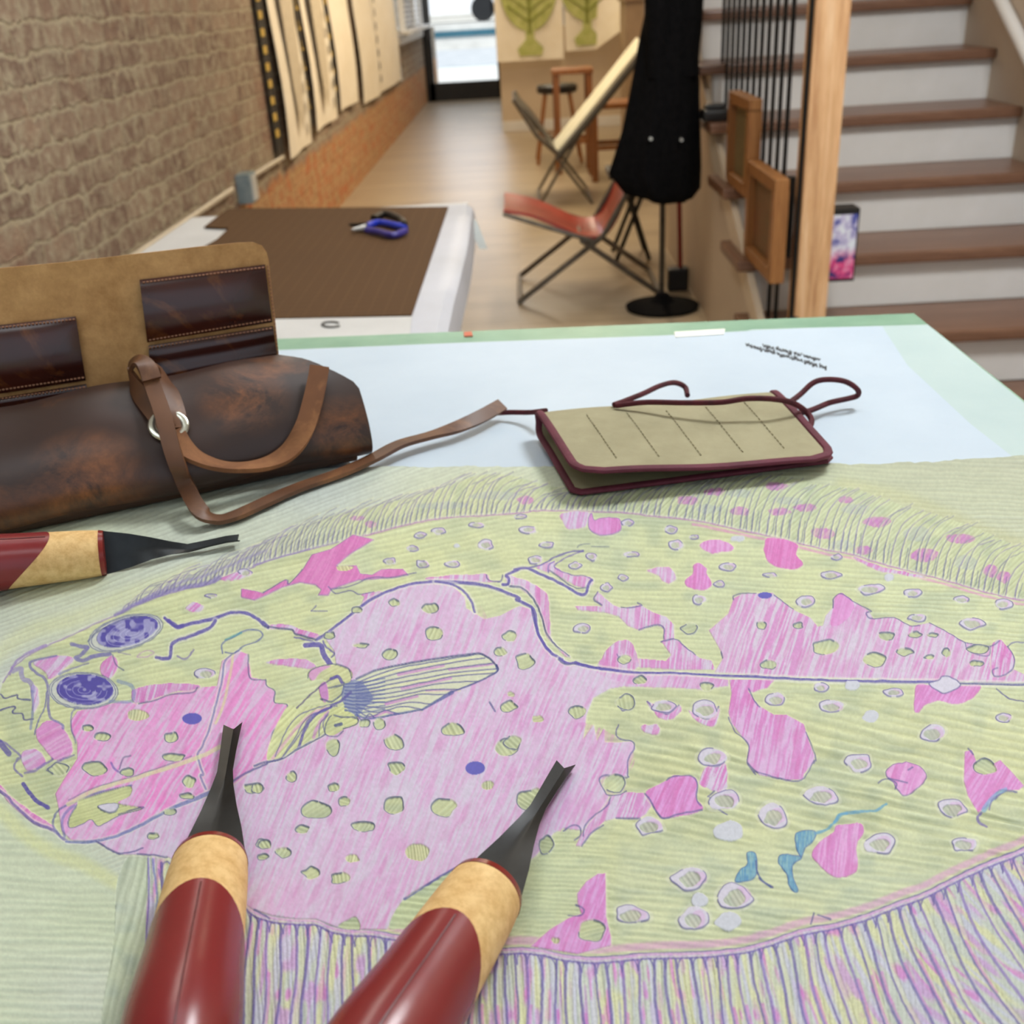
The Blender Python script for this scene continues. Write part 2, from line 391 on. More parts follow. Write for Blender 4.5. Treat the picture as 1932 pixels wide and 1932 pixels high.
for (t, x, y, rx, ry) in [('V', 140, 1200, 70, 30), ('V', 330, 1110, 70, 25), ('V', 600, 1150, 80, 25), ('V', 980, 1200, 80, 30), ('V', 1330, 1340, 80, 40), ('V', 900, 1400, 70, 30), ('V', 1600, 1500, 70, 40), ('U', 700, 1180, 150, 20), ('U', 1000, 1120, 150, 25)]:
    b = smooth(blob(t, x, y, rx, ry, int(x)), True, 4); bb, m = polymask(b); comp(bb, m*.4, c3((160, 170, 180)))
d = np.r_[0, np.cumsum(np.hypot(*np.diff(up, axis=0).T))]
s = 150.; k = 0
while s < d[-1]-5:
    x = np.interp(s, d, up[:, 0]); y = np.interp(s, d, up[:, 1]); r = np.random.RandomState(k)
    e = env[np.argsort(env[:, 0])]
    f = np.clip((x-650)/500, 0, 1)
    rx = 62*(1-f)+56*f+r.randn()*7; L = rx/(1.1 if x < 700 else .75)
    tx = x+rx*(.8+.3*f); ty = np.interp(tx, e[:, 0], e[:, 1])-3+r.randn()*5
    if x > 230 and ty < y-4:
        q = np.array([(x, y-2), (x+.10*(tx-x), y+.38*(ty-y)), (x+.42*(tx-x), y+.78*(ty-y)), (tx, ty)])
        col = (NAVY*.6+PUR*.4) if r.rand() < .65 else PUR
        line(q+(3, -2), 4.2, c3((212, 214, 176)), .5, w1=2)
        line(q, 2.8 if x > 900 else 2.2, col, .6, w1=1.4)
        if k % 2 == 0:
            w = 8+4*r.rand()
            line(np.array([q[1]+(0, 4), (x+1, y-3), (x+w*.6, y-1), (x+w, y-8), q[1]+(w, 2)]), 1.7, NAVY*.8+PUR*.2, .6)
            line(q+(w*.5, -5), 3.0, c3((214, 216, 172)), .5, w1=1.5)
    s += (9+5*f)*(.7+.6*r.rand()); k += 1
# lower fin region
lo2 = lo[::-1]
band = np.vstack([lo2[lo2[:, 0] > 270], P('Z 2250 2100 262 2100 270 1900 274 1760 277 1690 278 1618')])
bb, m = polymask(band); j0, j1, i0, i1 = bb; Xb = PXX[j0:j1, i0:i1]; Yb = PYY[j0:j1, i0:i1]
lean = lambda x: np.interp(x, [280, 450, 900, 1150, 1350, 1500, 1650, 1800, 2000], [-.05, -.16, -.02, .10, .22, .33, .5, .72, .95])
bx = Xb-lean(Xb)*(Yb-np.interp(Xb, lo2[:, 0], lo2[:, 1]))*.8
n1 = vnoise(bx*.07, Yb*.012, 41); n2 = vnoise(bx*.11, Yb*.02, 42); n3 = vnoise(bx*.16, Yb*.016, 43)
cc = c3((188, 196, 184))*np.ones(Xb.shape+(3,), np.float32)
for n, c, th in ((n1, c3((208, 210, 158)), .5), (n2, c3((190, 146, 204)), .66), (n3, c3((190, 192, 212)), .58), (vnoise(bx*.13, Yb*.025, 44), c3((205, 120, 195)), .76)):
    a = np.clip((n-th)*5, 0, .8)[..., None]; cc = cc*(1-a)+c*a
cc = cc*(1+.1*(vnoise(Xb*.5, Yb*.4, 45)[..., None]-.5))
comp(bb, m, cc, -.5+.6*ridges(Xb, Yb, 1.5, 9, 14))
d = np.r_[0, np.cumsum(np.hypot(*np.diff(lo2, axis=0).T))]
s = 20.; k = 0; prev = None
while s < d[-1]-5:
    x = np.interp(s, d, lo2[:, 0]); y = np.interp(s, d, lo2[:, 1])+14; r = np.random.RandomState(k+100)
    if x > 282:
        pts = []; xx, yy = x, y
        for q in range(7):
            pts.append((xx+3*math.sin(q*1.3+k), yy)); st = 48; xx += lean(x)*(.55+.12*q)*st*(1. if x > 1000 else .6); yy += st
        pts = np.array(pts)
        wide = 3.6+2.4*r.rand()
        if k % 2 == 0: line(pts+(9, 6), 9, c3((212, 214, 168)), .55, w1=12, h=-1.0, soft=3)
        line(pts, wide, (PUR*.75+NAVY*.25) if r.rand() < .6 else c3((122, 96, 176)), .85, w1=wide*1.1, h=0)
        if r.rand() < .4: line(pts[2:5]+(5, 0), 6, c3((196, 96, 190)), .6, w1=3, soft=2)
        if prev is not None:
            a = prev; w = x-a[0]
            line(np.array([(a[0]+1, a[1]+18), (a[0]+w*.15, a[1]+2), ((a[0]+x)/2, (a[1]+y)/2-7), (x-w*.15, y+1), (x+2, y+16)]), 2.6, PUR*.7+NAVY*.3, .85)
        prev = (x, y)
    s += 18+13*r.rand(); k += 1
line('Z 279 1615 281 1680 277 1750 272 1850 268 1932 262 2040', 3.2, PUR, .75)
line('Z 288 1622 296 1690 292 1760 290 1830', 4, c3((90, 110, 175)), .7)
line('Z 300 1640 307 1700 298 1770', 3, PUR, .6)
# --- body
body = np.vstack([up, P('Z 2100 1200 2250 1300 2250 1450 2140 1560'), lo, P('E 1000 690 880 690 700 600 500 600 430 550 385 515 250 460 100 330 0 230 -200 60 A -200 1700 -80 1500 0 1330')])
q = np.vstack([body, body[0]]); bb, m = linemask(q, 9, None, 3); comp(bb, m*.4, PALE)
bb, m = polymask(body); j0, j1, i0, i1 = bb
Xb = PXX[j0:j1, i0:i1]; Yb = PYY[j0:j1, i0:i1]
w2 = ss(Yb-1280, -40, 120)*ss(Xb, 1050, 1250); w1 = (1-ss(Xb, 850, 1100))
carve(bb, m, c3((201, 208, 160)), .05, 9, 5, .9, c3((196, 204, 160)))
carve(bb, m*w1, c3((204, 210, 158)), -.22, 9, 6, .9, c3((200, 208, 160)))
carve(bb, m*w2, c3((203, 207, 154)), .22, 17, 7, 1.5, c3((190, 198, 160)), .27)  # stronger painted ridge shading towards the lower right
carve(bb, m*ss(Xb-1150, 0, 40)*ss(Yb-1580, -40, 60)*(1-ss(Xb, 1700, 1850)), c3((203, 209, 165)), .12, 13, 8, .9, c3((190, 200, 165)))
# outlines of the body
line(up[:80], 2.6, c3((140, 110, 180)), .7, w1=2.2, sm=False)
line(up[80:], 2.2, c3((172, 100, 182)), .75, w1=2.6, sm=False)
line(up[-60:]+(0, 7), 5, c3((216, 120, 196)), .6, w1=4, sm=False, soft=2)
l = lo2[lo2[:, 0] > 440]
line(l+(0, -14), 17, c3((212, 140, 205)), .6, w1=12, sm=False, soft=5)
line(l+(0, 6), 10, c3((205, 196, 205)), .8, sm=False, h=0)
line(l+(0, 4), 5, c3((196, 110, 200)), .5, sm=False, soft=2)
line(l, 3.2, PUR*.6+NAVY*.4, .9, sm=False); line(l+(0, 12), 3.2, PUR, .85, sm=False)
# --- pencil shaded areas
BASEP = c3((204, 196, 216))
pink('B 560 890 700 780 850 670 1000 590 1150 545 1320 530 1450 560 1530 640 1540 720 1610 760 1680 800 1790 780 1900 715 C 80 710 160 730 190 870 250 980 370 1090 500 1130 660 1165 900 1190 1300 1210 1600 1240 1600 1290 1400 1310 1200 1300 830 1290 740 1310 620 1380 570 1500 540 1680 620 1570 640 1690 690 1600 700 1700 900 1700 920 1740 870 1830 870 1932 G 870 130 700 120 660 160 700 240 730 270 720 340 620 440 540 520 400 500 330 540 200 700 0 850 F 1600 780 1480 800 1300 890 1090 1020 960 1240 770 1240 730 1150 600 1220 450 1165 280 1160 130 1140 0 1100 E 1850 1100 1700 1000 1400 800 1220 715 1000 690 880 690 700 600 950 520 1250 370 1540 220 B 0 1880 180 1830 400 1710 560 1620 700 1480 700 1200 590 1130 580 1040 520 960', .42, 1.18, BASEP, c3((214, 136, 200)), 3, sm=False)
for s_, c_ in (('C -100 1400 200 1350 600 1300 560 1500 520 1700 450 1932 C 200 1932 -50 1932', .35), ('C 660 1180 1600 1245 1600 1290 1000 1300', .5), ('B 900 900 1500 600 1700 900 1200 1000', .25), ('F 100 900 900 900 700 1150 200 1120', .2), ('B 620 1060 900 1080 740 1190 640 1120', .5), ('C 500 1560 880 1720 860 1932 500 1932', .45), ('G 250 0 850 120 640 420 300 500', .35)):
    p = smooth(P(s_), True); bb, m = polymask(p); j0, j1, i0, i1 = bb
    if j1 > j0 and i1 > i0:
        Xq = PXX[j0:j1, i0:i1]; Yq = PYY[j0:j1, i0:i1]; v = -Xq*-.92+Yq*.39
        v = vnoise(v*.35, (Xq*.39-Yq*.92)*.03, 9)
        comp(bb, m*c_*np.clip((v-.3)*2.2, 0, 1)*ss(vnoise(Xq*.02, Yq*.02, 4), .1, .6), PINK)
pink('A 560 1470 900 1400 1010 1420 1250 1350 1450 1300 1580 1290 1620 1110 1740 1030 1810 1060 1830 1230 1932 1245 Z 504 1294 519 1304 517 1325 542 1330 524 1366 514 1387 506 1436 480 1447 440 1480 396 1498 E 1450 290 1200 370 950 520 680 595 520 590 450 520 420 330 400 250 460 150 560 0 A 560 1700 520 1620 515 1540', .62, 1.0, c3((208, 186, 214)), c3((228, 120, 198)), 11, sm=False)
M1 = c3((206, 104, 178))
pink('B 720 190 870 225 700 330 590 410 740 415 770 470 860 480 930 440 1080 435 1120 480 1000 500 760 520 560 585 540 630 470 630 490 590 440 550 330 530 200 570 60 640 0 660 -100 640 -90 580 0 600 60 610 230 515 250 545 350 440 420 330 560 290', .95, 1.1, c3((214, 130, 190)), M1, 13, PUR*.7+.3*SOFTP, sm=False, ew=1.3)
pink('A 1350 720 1420 680 1480 710 1460 750 1380 740', .8, .8, seed=14)
pink('A 1600 510 1700 470 1790 440 1830 470 1750 510 1680 520', .6, .8, seed=15)
pink('A 300 1570 370 1540 440 1570 520 1700 520 1790 400 1830 350 1780 260 1650', .7, .5, c3((214, 170, 208)), seed=16)
pink('A 160 1780 240 1750 310 1780 330 1850 280 1880 200 1900 160 1850', .7, .5, seed=17)
pink('A 240 1120 430 1070 540 1090 450 1180 360 1240 330 1190', .8, .9, seed=18)
pink('A 740 1130 820 1070 860 1150 790 1240 740 1200', .8, 1.2, seed=19)
pink('A 970 1320 1100 1280 1300 1270 1430 1275 1440 1310 1250 1340 1050 1410 970 1400', .7, 1.3, seed=20)
pink('A 230 1280 280 1320 280 1420 240 1480', .8, 1.3, seed=21)
pink('E -200 20 0 190 100 290 300 430 400 490 370 515 250 470 100 350 0 240 -200 70', .8, .8, c3((220, 170, 200)), seed=22)
pink('C -10 480 120 520 250 590 290 660 300 800 320 960 450 1080 400 1060 280 930 240 780 200 680 100 590 0 550', .7, 1.5, seed=23)
pink('B 1260 500 1500 480 1690 475 1720 520 1800 530 1500 535 1300 525', .6, 1.4, seed=24)
pink('B 780 620 930 600 850 650 780 700 800 640', .7, 1.3, seed=25)
pink('B 120 840 270 850 350 880 470 910 440 940 300 910 270 880 120 870', .8, 1.0, seed=26)
pink('B 80 1120 200 1095 370 1095 450 1150 380 1165 200 1140', .75, 1.2, seed=27)
pink('C 200 420 330 380 340 420 420 470 490 490 600 500 600 560 500 560 400 510 330 470 290 460', .6, 1.4, seed=28)
pink('C 390 30 560 20 600 40 570 110 540 130 440 150 390 90', .55, 1.4, seed=29)
pink('C 600 30 620 80 680 70 800 70 800 170 640 180 580 110', .8, 1.5, c3((214, 150, 210)), seed=30, edge=PUR, ew=1.4)
pink('C 1010 450 1080 425 1170 430 1220 510 1150 540 1080 480', .65, 1.5, seed=31)
pink('C 1340 420 1380 390 1430 420 1450 480 1480 560 1400 590 1300 560 1290 510 1340 470', .85, 1.5, c3((214, 150, 210)), seed=32)
pink('C 1390 270 1450 230 1550 225 1640 290 1480 320', .7, 1.5, c3((214, 160, 210)), seed=33)
pink('C 650 600 720 660 760 700 830 720 960 700 1050 750 1150 790 1200 840 1210 950 1250 970 1360 1060 1400 1090 1480 1100 1500 1170 1200 1170 900 1150 940 1090 1150 1110 1180 1060 1110 970 1130 950 1130 870 1080 845 950 880 870 850 800 780 690 750 500 740 480 710 680 710 620 650', .7, 1.5, seed=34, sm=False)
pink('C 660 1150 680 1080 720 1020 800 960 880 960 930 1060 940 1150 850 1180', .7, 1.5, seed=35)
pink('C 1640 650 1700 615 1932 610 D 110 620 250 730 380 790 430 860 470 850 490 780 540 720 550 640 600 615 680 670 800 740 830 800 980 790 1100 850 1240 830 1380 900 1500 970 1680 1000 1750 960 1790 980 1860 1080 1860 1170 1932 1200 2100 1230 2100 1262 1400 1255 700 1235 0 1215 C 1500 1185 1560 1080 1550 1040 1460 880 1600 760', .56, 1.25, c3((204, 200, 214)), seed=36, sm=False)
pink('D 1700 990 1760 955 1790 980 1860 1080 1850 1170 1780 1210 1700 1200', .95, 1.4, seed=37)
pink('D 540 720 560 640 600 615 660 650 690 720 620 830 520 850', .8, 1.3, c3((214, 150, 208)), seed=38, halo=False)
pink('D 1150 1280 1250 1285 1450 1290 1620 1285 1560 1370 1450 1420 1300 1400 1220 1430 1160 1480 1130 1450', .9, 1.1, c3((214, 150, 210)), seed=39)
pink('D 1500 1770 1550 1760 1600 1880 1700 1860 1760 1830 1860 1932 H 1932 190 1900 220 1750 230 1650 350 1600 390 1520 270 1500 160', .9, 1.0, c3((212, 150, 208)), seed=40, sm=False)
pink('C 1610 1240 1932 1245 D 120 1240 60 1300 0 1315 C 1780 1340 1740 1320 1820 1430 1932 1500 D 100 1500 200 1500 330 1570 370 1700 410 1800 400 1850 330 1932 H 320 150 200 150 0 110 G 1810 90 1745 30 C 1740 1850 1750 1720 1620 1560 1600 1480 1620 1350', .82, 1.35, c3((208, 176, 214)), seed=41, sm=False)
pink('H 580 480 740 470 760 540 710 620 720 800 650 850 540 860 430 760 390 690 440 600 540 530', .85, 1.45, c3((214, 160, 210)), seed=42)
pink('H 930 80 1020 25 1150 40 1220 120 1170 200 1080 260 1010 230 990 180 940 140', .8, 1.2, c3((214, 160, 210)), seed=43, edge=NAVY*.5+PUR*.5, ew=1.7)
pink('G 560 890 650 830 705 830 705 1150 750 1300 745 1360 500 1420 250 1380 160 1360 300 1240 440 1160 530 1130 500 1050 500 980', .85, 1.2, c3((208, 160, 212)), seed=44, sm=False)
pink('G 1440 60 1580 30 1580 230 1500 230 1440 210 1390 170', .8, 1.2, seed=45)
pink('G 750 270 860 240 980 250 1050 320 1000 400 960 430 790 430 700 450 620 520 520 640 490 630 540 520 620 430 710 340', .7, 1.2, seed=46, sm=False)
pink('G 1000 240 1160 150 1200 120 1320 120 1370 160 1370 290 1410 370 1140 430 1090 400 1040 330', .9, 1.2, c3((212, 150, 212)), seed=47)
pink('D 60 210 270 250 270 330 320 410 240 440 130 420 50 360', .95, 1.4, c3((214, 130, 196)), M1, seed=48)
pink('C 1010 1400 1100 1450 1180 1480 1240 1430 1250 1480 1180 1530 1090 1520', .7, 1.2, seed=49)
pink('C 1310 1470 1430 1530 1530 1450 1520 1540 1480 1580 1380 1550', .7, 1.2, seed=50)
pink('D 690 345 900 420 1150 475 1200 500 900 455 740 390', .8, 1.2, seed=51)
# --- ink lines, thickest first
I = IND
line('B 450 955 560 880 700 770 850 660 1000 590 1150 545 1320 530 1500 535 1700 560 1850 610 1932 650 C 60 660 180 730 200 850 240 960 310 1050 390 1090', 5.2, I, .92, w1=5.5, halo=3, h=0)
line('C 170 720 190 830 235 950 300 1040', 5, I, .9)
line('C 0 560 100 580 180 660 230 760 270 890 330 980 440 1070', 3, NAVY, .9, halo=2)
line('B 1320 530 1450 550 1540 610 1590 690 1605 750', 4.2, I, .85, halo=4)
line('B 1810 545 1850 545 1855 510 1835 480 1932 435 C 40 440 130 430 250 480 380 540 500 610 560 615 580 550 605 520', 5, I, .92, halo=3)
line('C 605 520 560 490 470 480 400 460 340 430 340 400 420 350 540 300', 2.4, PUR, .85)
line('C 130 430 250 400 330 350 450 310 540 300', 3.2, I, .8); line('C 290 460 290 410 330 380', 2.5, PUR, .8)
line('C 300 450 400 520 480 570 560 575', 2.2, NAVY, .8)
line('C 500 280 520 260 590 250', 2, NAVY, .6); line('C 600 268 730 270', 1.6, NAVY, .6)
line('A 1200 790 1250 830 1290 855 1400 830 1550 800 1680 755 1790 755 1880 800 1932 850 B 60 820 100 862', 5.5, I, .92, halo=3, w1=6)
line('A 1230 810 1290 855 1330 850', 8, I, .9)
line('A 1570 810 1530 860 1400 920 1260 970 1240 1070 1200 1090 1140 1080', 6, I, .9, halo=3)
line('C 370 1090 430 1125 490 1120 560 1140 650 1160 900 1190 1200 1195 1500 1210 1932 1230 D 300 1240 620 1250 900 1255 1310 1262', 5.2, I, .95, halo=4, w1=4.2, h=0)
line('D 1450 1270 1932 1278 2500 1290', 4, NAVY*.6+I*.4, .9, halo=4)
line('C 490 1122 560 1142 650 1162 800 1180', 8, I, .9, w1=4)
line('C 360 1100 400 1130 440 1135 490 1130', 2.5, NAVY, .9)
line('A 1740 1030 1640 1110 1620 1250 1580 1400 1540 1560 1480 1720 1440 1800 1480 1932 E 1460 120 1500 220', 3.6, c3((110, 112, 170)), .85, halo=3)
line('A 1700 1050 1670 1250 1620 1450 1570 1560', 5, YEL, .7); line('A 1810 1060 1820 1230 1932 1245', 2.6, NAVY, .75)
line('A 1620 1050 1620 980 1700 930 1800 880 1880 880 1915 910 1890 950 1790 990 1730 1030 1700 1050 1640 1040', 2.8, c3((90, 100, 160)), .85)
line('A 1640 950 1760 900', 3.5, c3((60, 140, 160)), .8)
line('B 80 1240 90 1290 150 1330 145 1410 240 1430 170 1570 130 1650 100 1840', 2.4, NAVY, .8)
line('E -500 -130 0 230 100 330 250 460 385 515 450 570 500 600', 5, PUR*.8+NAVY*.2, .8, halo=3)
line('E 430 550 385 480 400 400 460 350 560 310 700 250 960 190', 4, c3((96, 100, 160)), .8)
line('E 470 560 450 480 470 400 540 340', 5, c3((120, 120, 185)), .75)
line('E 480 600 680 600 850 560 1050 470 1250 360 1400 300 1540 240', 4.2, c3((92, 104, 170)), .85, w1=8, halo=2)
line('E 500 330 700 225 1000 135 1420 0 1600 -90', 8, c3((212, 214, 158)), .85)
line('E 500 300 700 205 1000 118 1400 -20', 1.8, NAVY, .65)
bb, m = fill('E 600 290 900 200 960 210 940 270 860 320 1040 360 870 410 740 480 700 480 660 440 600 470 510 500 500 430 560 330', SPOTG); carve(bb, m, c3((200, 206, 140)), -.3, 6, 33, .9)
line('E 560 330 500 430 510 500 600 470 660 440 700 480 740 480 870 410 1040 360 1000 355 860 400', 2.2, NAVY*.5+PUR*.5, .85)
fill('E 710 340 850 320 850 370 790 390', LAV, 1, 0); line('E 710 340 850 320 850 370 790 390', 1.8, NAVY, .8, closed=True)
line('E 170 180 220 250 280 310 350 350', 7.5, I, .95)
line('E 160 120 100 60 120 0 A 150 1800 60 1720 0 1680', 4, c3((110, 100, 170)), .75)
line('A 0 1700 60 1780', 11, I, .75); line('A 380 1820 260 1900 180 1920', 4, PUR, .75)
line('A 540 1790 400 1850 340 1900', 3, PUR, .7)
line('A 70 1200 100 1130 180 1060 330 990', 4.5, c3((130, 100, 180)), .7)
line('A 90 1180 150 1160 160 1230 220 1260 240 1330', 9, c3((140, 130, 190)), .75)
line('A 410 1070 240 1105 215 1140 250 1180 330 1240 350 1330 350 1430 370 1520 450 1570 460 1600', 5, c3((110, 104, 172)), .82)
line('A 235 1330 240 1450 220 1600', 5, c3((120, 130, 180)), .7)
line('A 340 1330 320 1450 270 1560 250 1640', 2.6, c3((90, 90, 160)), .8)
line('A 0 1350 40 1375 120 1350 130 1380 220 1390', 3, c3((60, 60, 130)), .8); line('A 0 1465 70 1440 110 1440 90 1480 160 1490 175 1530 240 1530', 3, c3((60, 60, 130)), .8)
line('A 560 1440 520 1490 520 1600 550 1700', 3, c3((120, 120, 180)), .75)
line('A 640 1430 600 1420 560 1450', 2.5, NAVY, .7)
line('A 810 1850 830 1890 870 1920', 4, PUR, .7); line('A 950 1800 900 1820 870 1900', 3, NAVY, .6)
line('A 1010 1420 1120 1400 1250 1350 1400 1340 1440 1300', 2.6, NAVY, .75)
# eyes
def eye(cx, cy, rx, ry, rot, solid):
    a = np.linspace(0, 2*math.pi, 25)[:-1]; c, s = math.cos(rot), math.sin(rot)
    def el(k, dx=0, dy=0): return np.stack([cx+dx+k*(rx*np.cos(a)*c-ry*np.sin(a)*s), cy+dy+k*(rx*np.cos(a)*s+ry*np.sin(a)*c)], 1)
    bb, m = polymask(el(1.22, -4, 2)); comp(bb, m*.8, c3((196, 200, 200)))
    for k in (1.2, 1.12): line(el(k, -3, 2), 1.8, NAVY, .7, closed=True)
    bb, m = polymask(el(1.0)); j0, j1, i0, i1 = bb
    v = vnoise(PXX[j0:j1, i0:i1]*.11, PYY[j0:j1, i0:i1]*.16, 8 if solid else 5)
    comp(bb, m*.9, c3((140, 138, 192)), 0); comp(bb, m*np.clip((v-(.2 if solid else .45))*5, 0, 1), c3((70, 62, 156)))
    for k in (.85, .62, .4, .22):
        e = el(k, -4*k if solid else 10, 2); line(e[:18], 1.3, c3((190, 190, 222)), .75)
eye(240, 1191, 60, 26, -.28, False); eye(160, 1300, 54, 29, .04, True)
line('A 520 980 600 1000 640 1010 590 1060 550 1080 600 1100 680 1070 800 1055', 7, c3((96, 90, 172)), .8)
line('A 640 960 700 900 800 850 900 805 1040 785', 3, NAVY, .6)
line('A 860 1250 960 1290 960 1400 800 1400', 7, c3((110, 130, 180)), .6)
line('A 430 1200 520 1160 640 1120', 4, c3((110, 110, 170)), .7)
line('A 820 1060 840 1130 900 1170', 2.5, NAVY, .7); line('A 860 1040 950 1060', 2, PUR, .5)
line('A 1000 1070 1060 1030 1120 1040 1080 1070 1000 1080', 2.2, LILAC, .6); line('A 1290 1070 1350 1090 1400 1040 1410 1020', 3.5, PUR, .65)
line('A 840 770 900 740 1000 690 1250 590 1500 540 1600 500', 7, c3((110, 98, 172)), .7, w1=9, soft=3)
line('A 1000 690 1150 600 1350 520 1500 480 1932 300', 5, c3((130, 120, 180)), .55, soft=3); line('B 0 405 200 345 400 290', 3, c3((130, 110, 180)), .6)
# gill cover and base of the side fin
line('B 60 850 100 860 270 880 300 910 380 930 450 955', 3, NAVY, .8); line('B 290 930 370 945 430 965', 3, I, .8)
line('B 370 990 480 990 500 1050 550 1130', 9, I, .92, w1=10, halo=3); line('B 500 960 520 1000 580 1050 560 1080', 3, I, .8)
bb, m = fill('B 100 1840 130 1650 240 1440 330 1440 560 1430 700 1500 520 1600 450 1680 310 1750', CARVE); carve(bb, m, YEL, -.8, 8, 35, .9, CARVE)
line('B 130 1820 300 1600 420 1490 520 1450', 6, c3((214, 150, 200)), .7); line('B 430 1660 470 1560 540 1480', 6, c3((196, 120, 200)), .75)
for q in ('B 190 1820 300 1660 380 1520 560 1440', 'B 150 1800 240 1600 360 1480 640 1400', 'B 520 1640 500 1560 540 1490', 'B 470 1660 480 1560 560 1460', 'B 210 1800 330 1640 420 1500 600 1430'): line(q, 2.2, c3((90, 88, 150)), .85)
line('B 320 1740 370 1600 440 1500 560 1440', 5.5, I, .85); line('B 0 1875 100 1840 200 1820 320 1745 450 1680 520 1640', 4, c3((84, 90, 140)), .88, halo=2)
bb, m = fill('B 560 1450 640 1440 740 1500 750 1570 660 1600 570 1650 510 1620 530 1530', CARVE); carve(bb, m, YEL, -.5, 7, 36, .9)
line('B 580 1500 620 1510 740 1520 750 1560 650 1600', 3, NAVY, .9); line('B 560 1500 520 1560 520 1640 600 1660 650 1620', 2.3, NAVY, .85)
line('B 590 1575 630 1565', 6, c3((60, 70, 130)), .9)
bb, m = fill('B 390 1210 420 1160 560 1130 690 1170 710 1230 640 1290 640 1350 560 1400 480 1380 480 1310 560 1260', CARVE); carve(bb, m, c3((206, 208, 150)), -.5, 7, 37, .9)
fill('B 395 1215 430 1160 560 1140 480 1190 430 1250', c3((210, 140, 205)), .8, 0); fill('B 470 1300 520 1260 540 1380 500 1400', c3((190, 110, 200)), .8, 0)
line('B 390 1230 400 1180 500 1140 600 1130 690 1170 710 1230', 2.2, NAVY, .75); line('B 310 1445 420 1340 540 1250 600 1220', 3, PUR*.7, .75)
line('B 560 1230 610 1220 635 1260', 6, I, .9); line('B 480 1380 560 1400 640 1340 650 1260', 3, NAVY, .9); line('B 540 1300 640 1280', 3.5, NAVY, .8)
# side fin
fin = smooth(P('B 740 1240 900 1170 1200 1110 1600 1055 1700 1080 1765 1140 1765 1190 1600 1270 1400 1350 1220 1460 850 1525 700 1480 650 1400 660 1290'), True)
bb, m = polymask(fin); comp(bb, m, c3((206, 210, 182)), -.6)
tips = [(1600, 1058), (1680, 1080), (1740, 1120), (1765, 1160), (1760, 1190), (1640, 1250), (1500, 1310), (1400, 1350), (1300, 1420), (1220, 1455), (1050, 1490), (880, 1520)]
for k, (tx, ty) in enumerate(tips):
    q = P('B %f %f %f %f %f %f %f %f' % (740, 1265+k*19, 740+(tx-740)*.33, 1230+k*24+(ty-1300)*.25-8, 740+(tx-740)*.68, ty+(1290+k*14-ty)*.25-10, tx, ty))
    if k % 3 == 1: line(q[1:3]+(0, 3), 6, c3((196, 120, 200)), .75, w1=4, soft=2)
    if k % 4 == 2: line(q[2:]+(0, 2), 5, c3((186, 110, 200)), .75, w1=3, soft=2)
    if k % 3 == 0: line(q+(0, 4), 4, c3((218, 220, 172)), .8, w1=3)
    line(q, 2.4, c3((74, 76, 140)), .85, w1=2.2)
bb, m = polymask(smooth(blob('B', 745, 1360, 105, 120, 5), True)); comp(bb, m*.55, c3((84, 100, 168)))
for k in range(9):
    line(P('B 660 %d 780 %d 950 %d' % (1270+k*24, 1262+k*27, 1230+k*28)), 3.4, c3((64, 80, 150)), .8, w1=2)
line('B 740 1240 900 1170 1200 1110 1600 1055 1700 1080 1765 1140', 2.6, c3((74, 80, 130)), .85)
line('B 1765 1140 1760 1190 1600 1270 1420 1340', 4.5, c3((60, 68, 140)), .9); line('B 1440 1335 1220 1460', 9, c3((66, 80, 150)), .85, w1=5); line('B 1220 1460 1050 1490 850 1525 740 1500', 5, c3((66, 80, 150)), .85)
line('B 560 1430 640 1390 700 1330', 5, I*.8+NAVY*.2, .8)
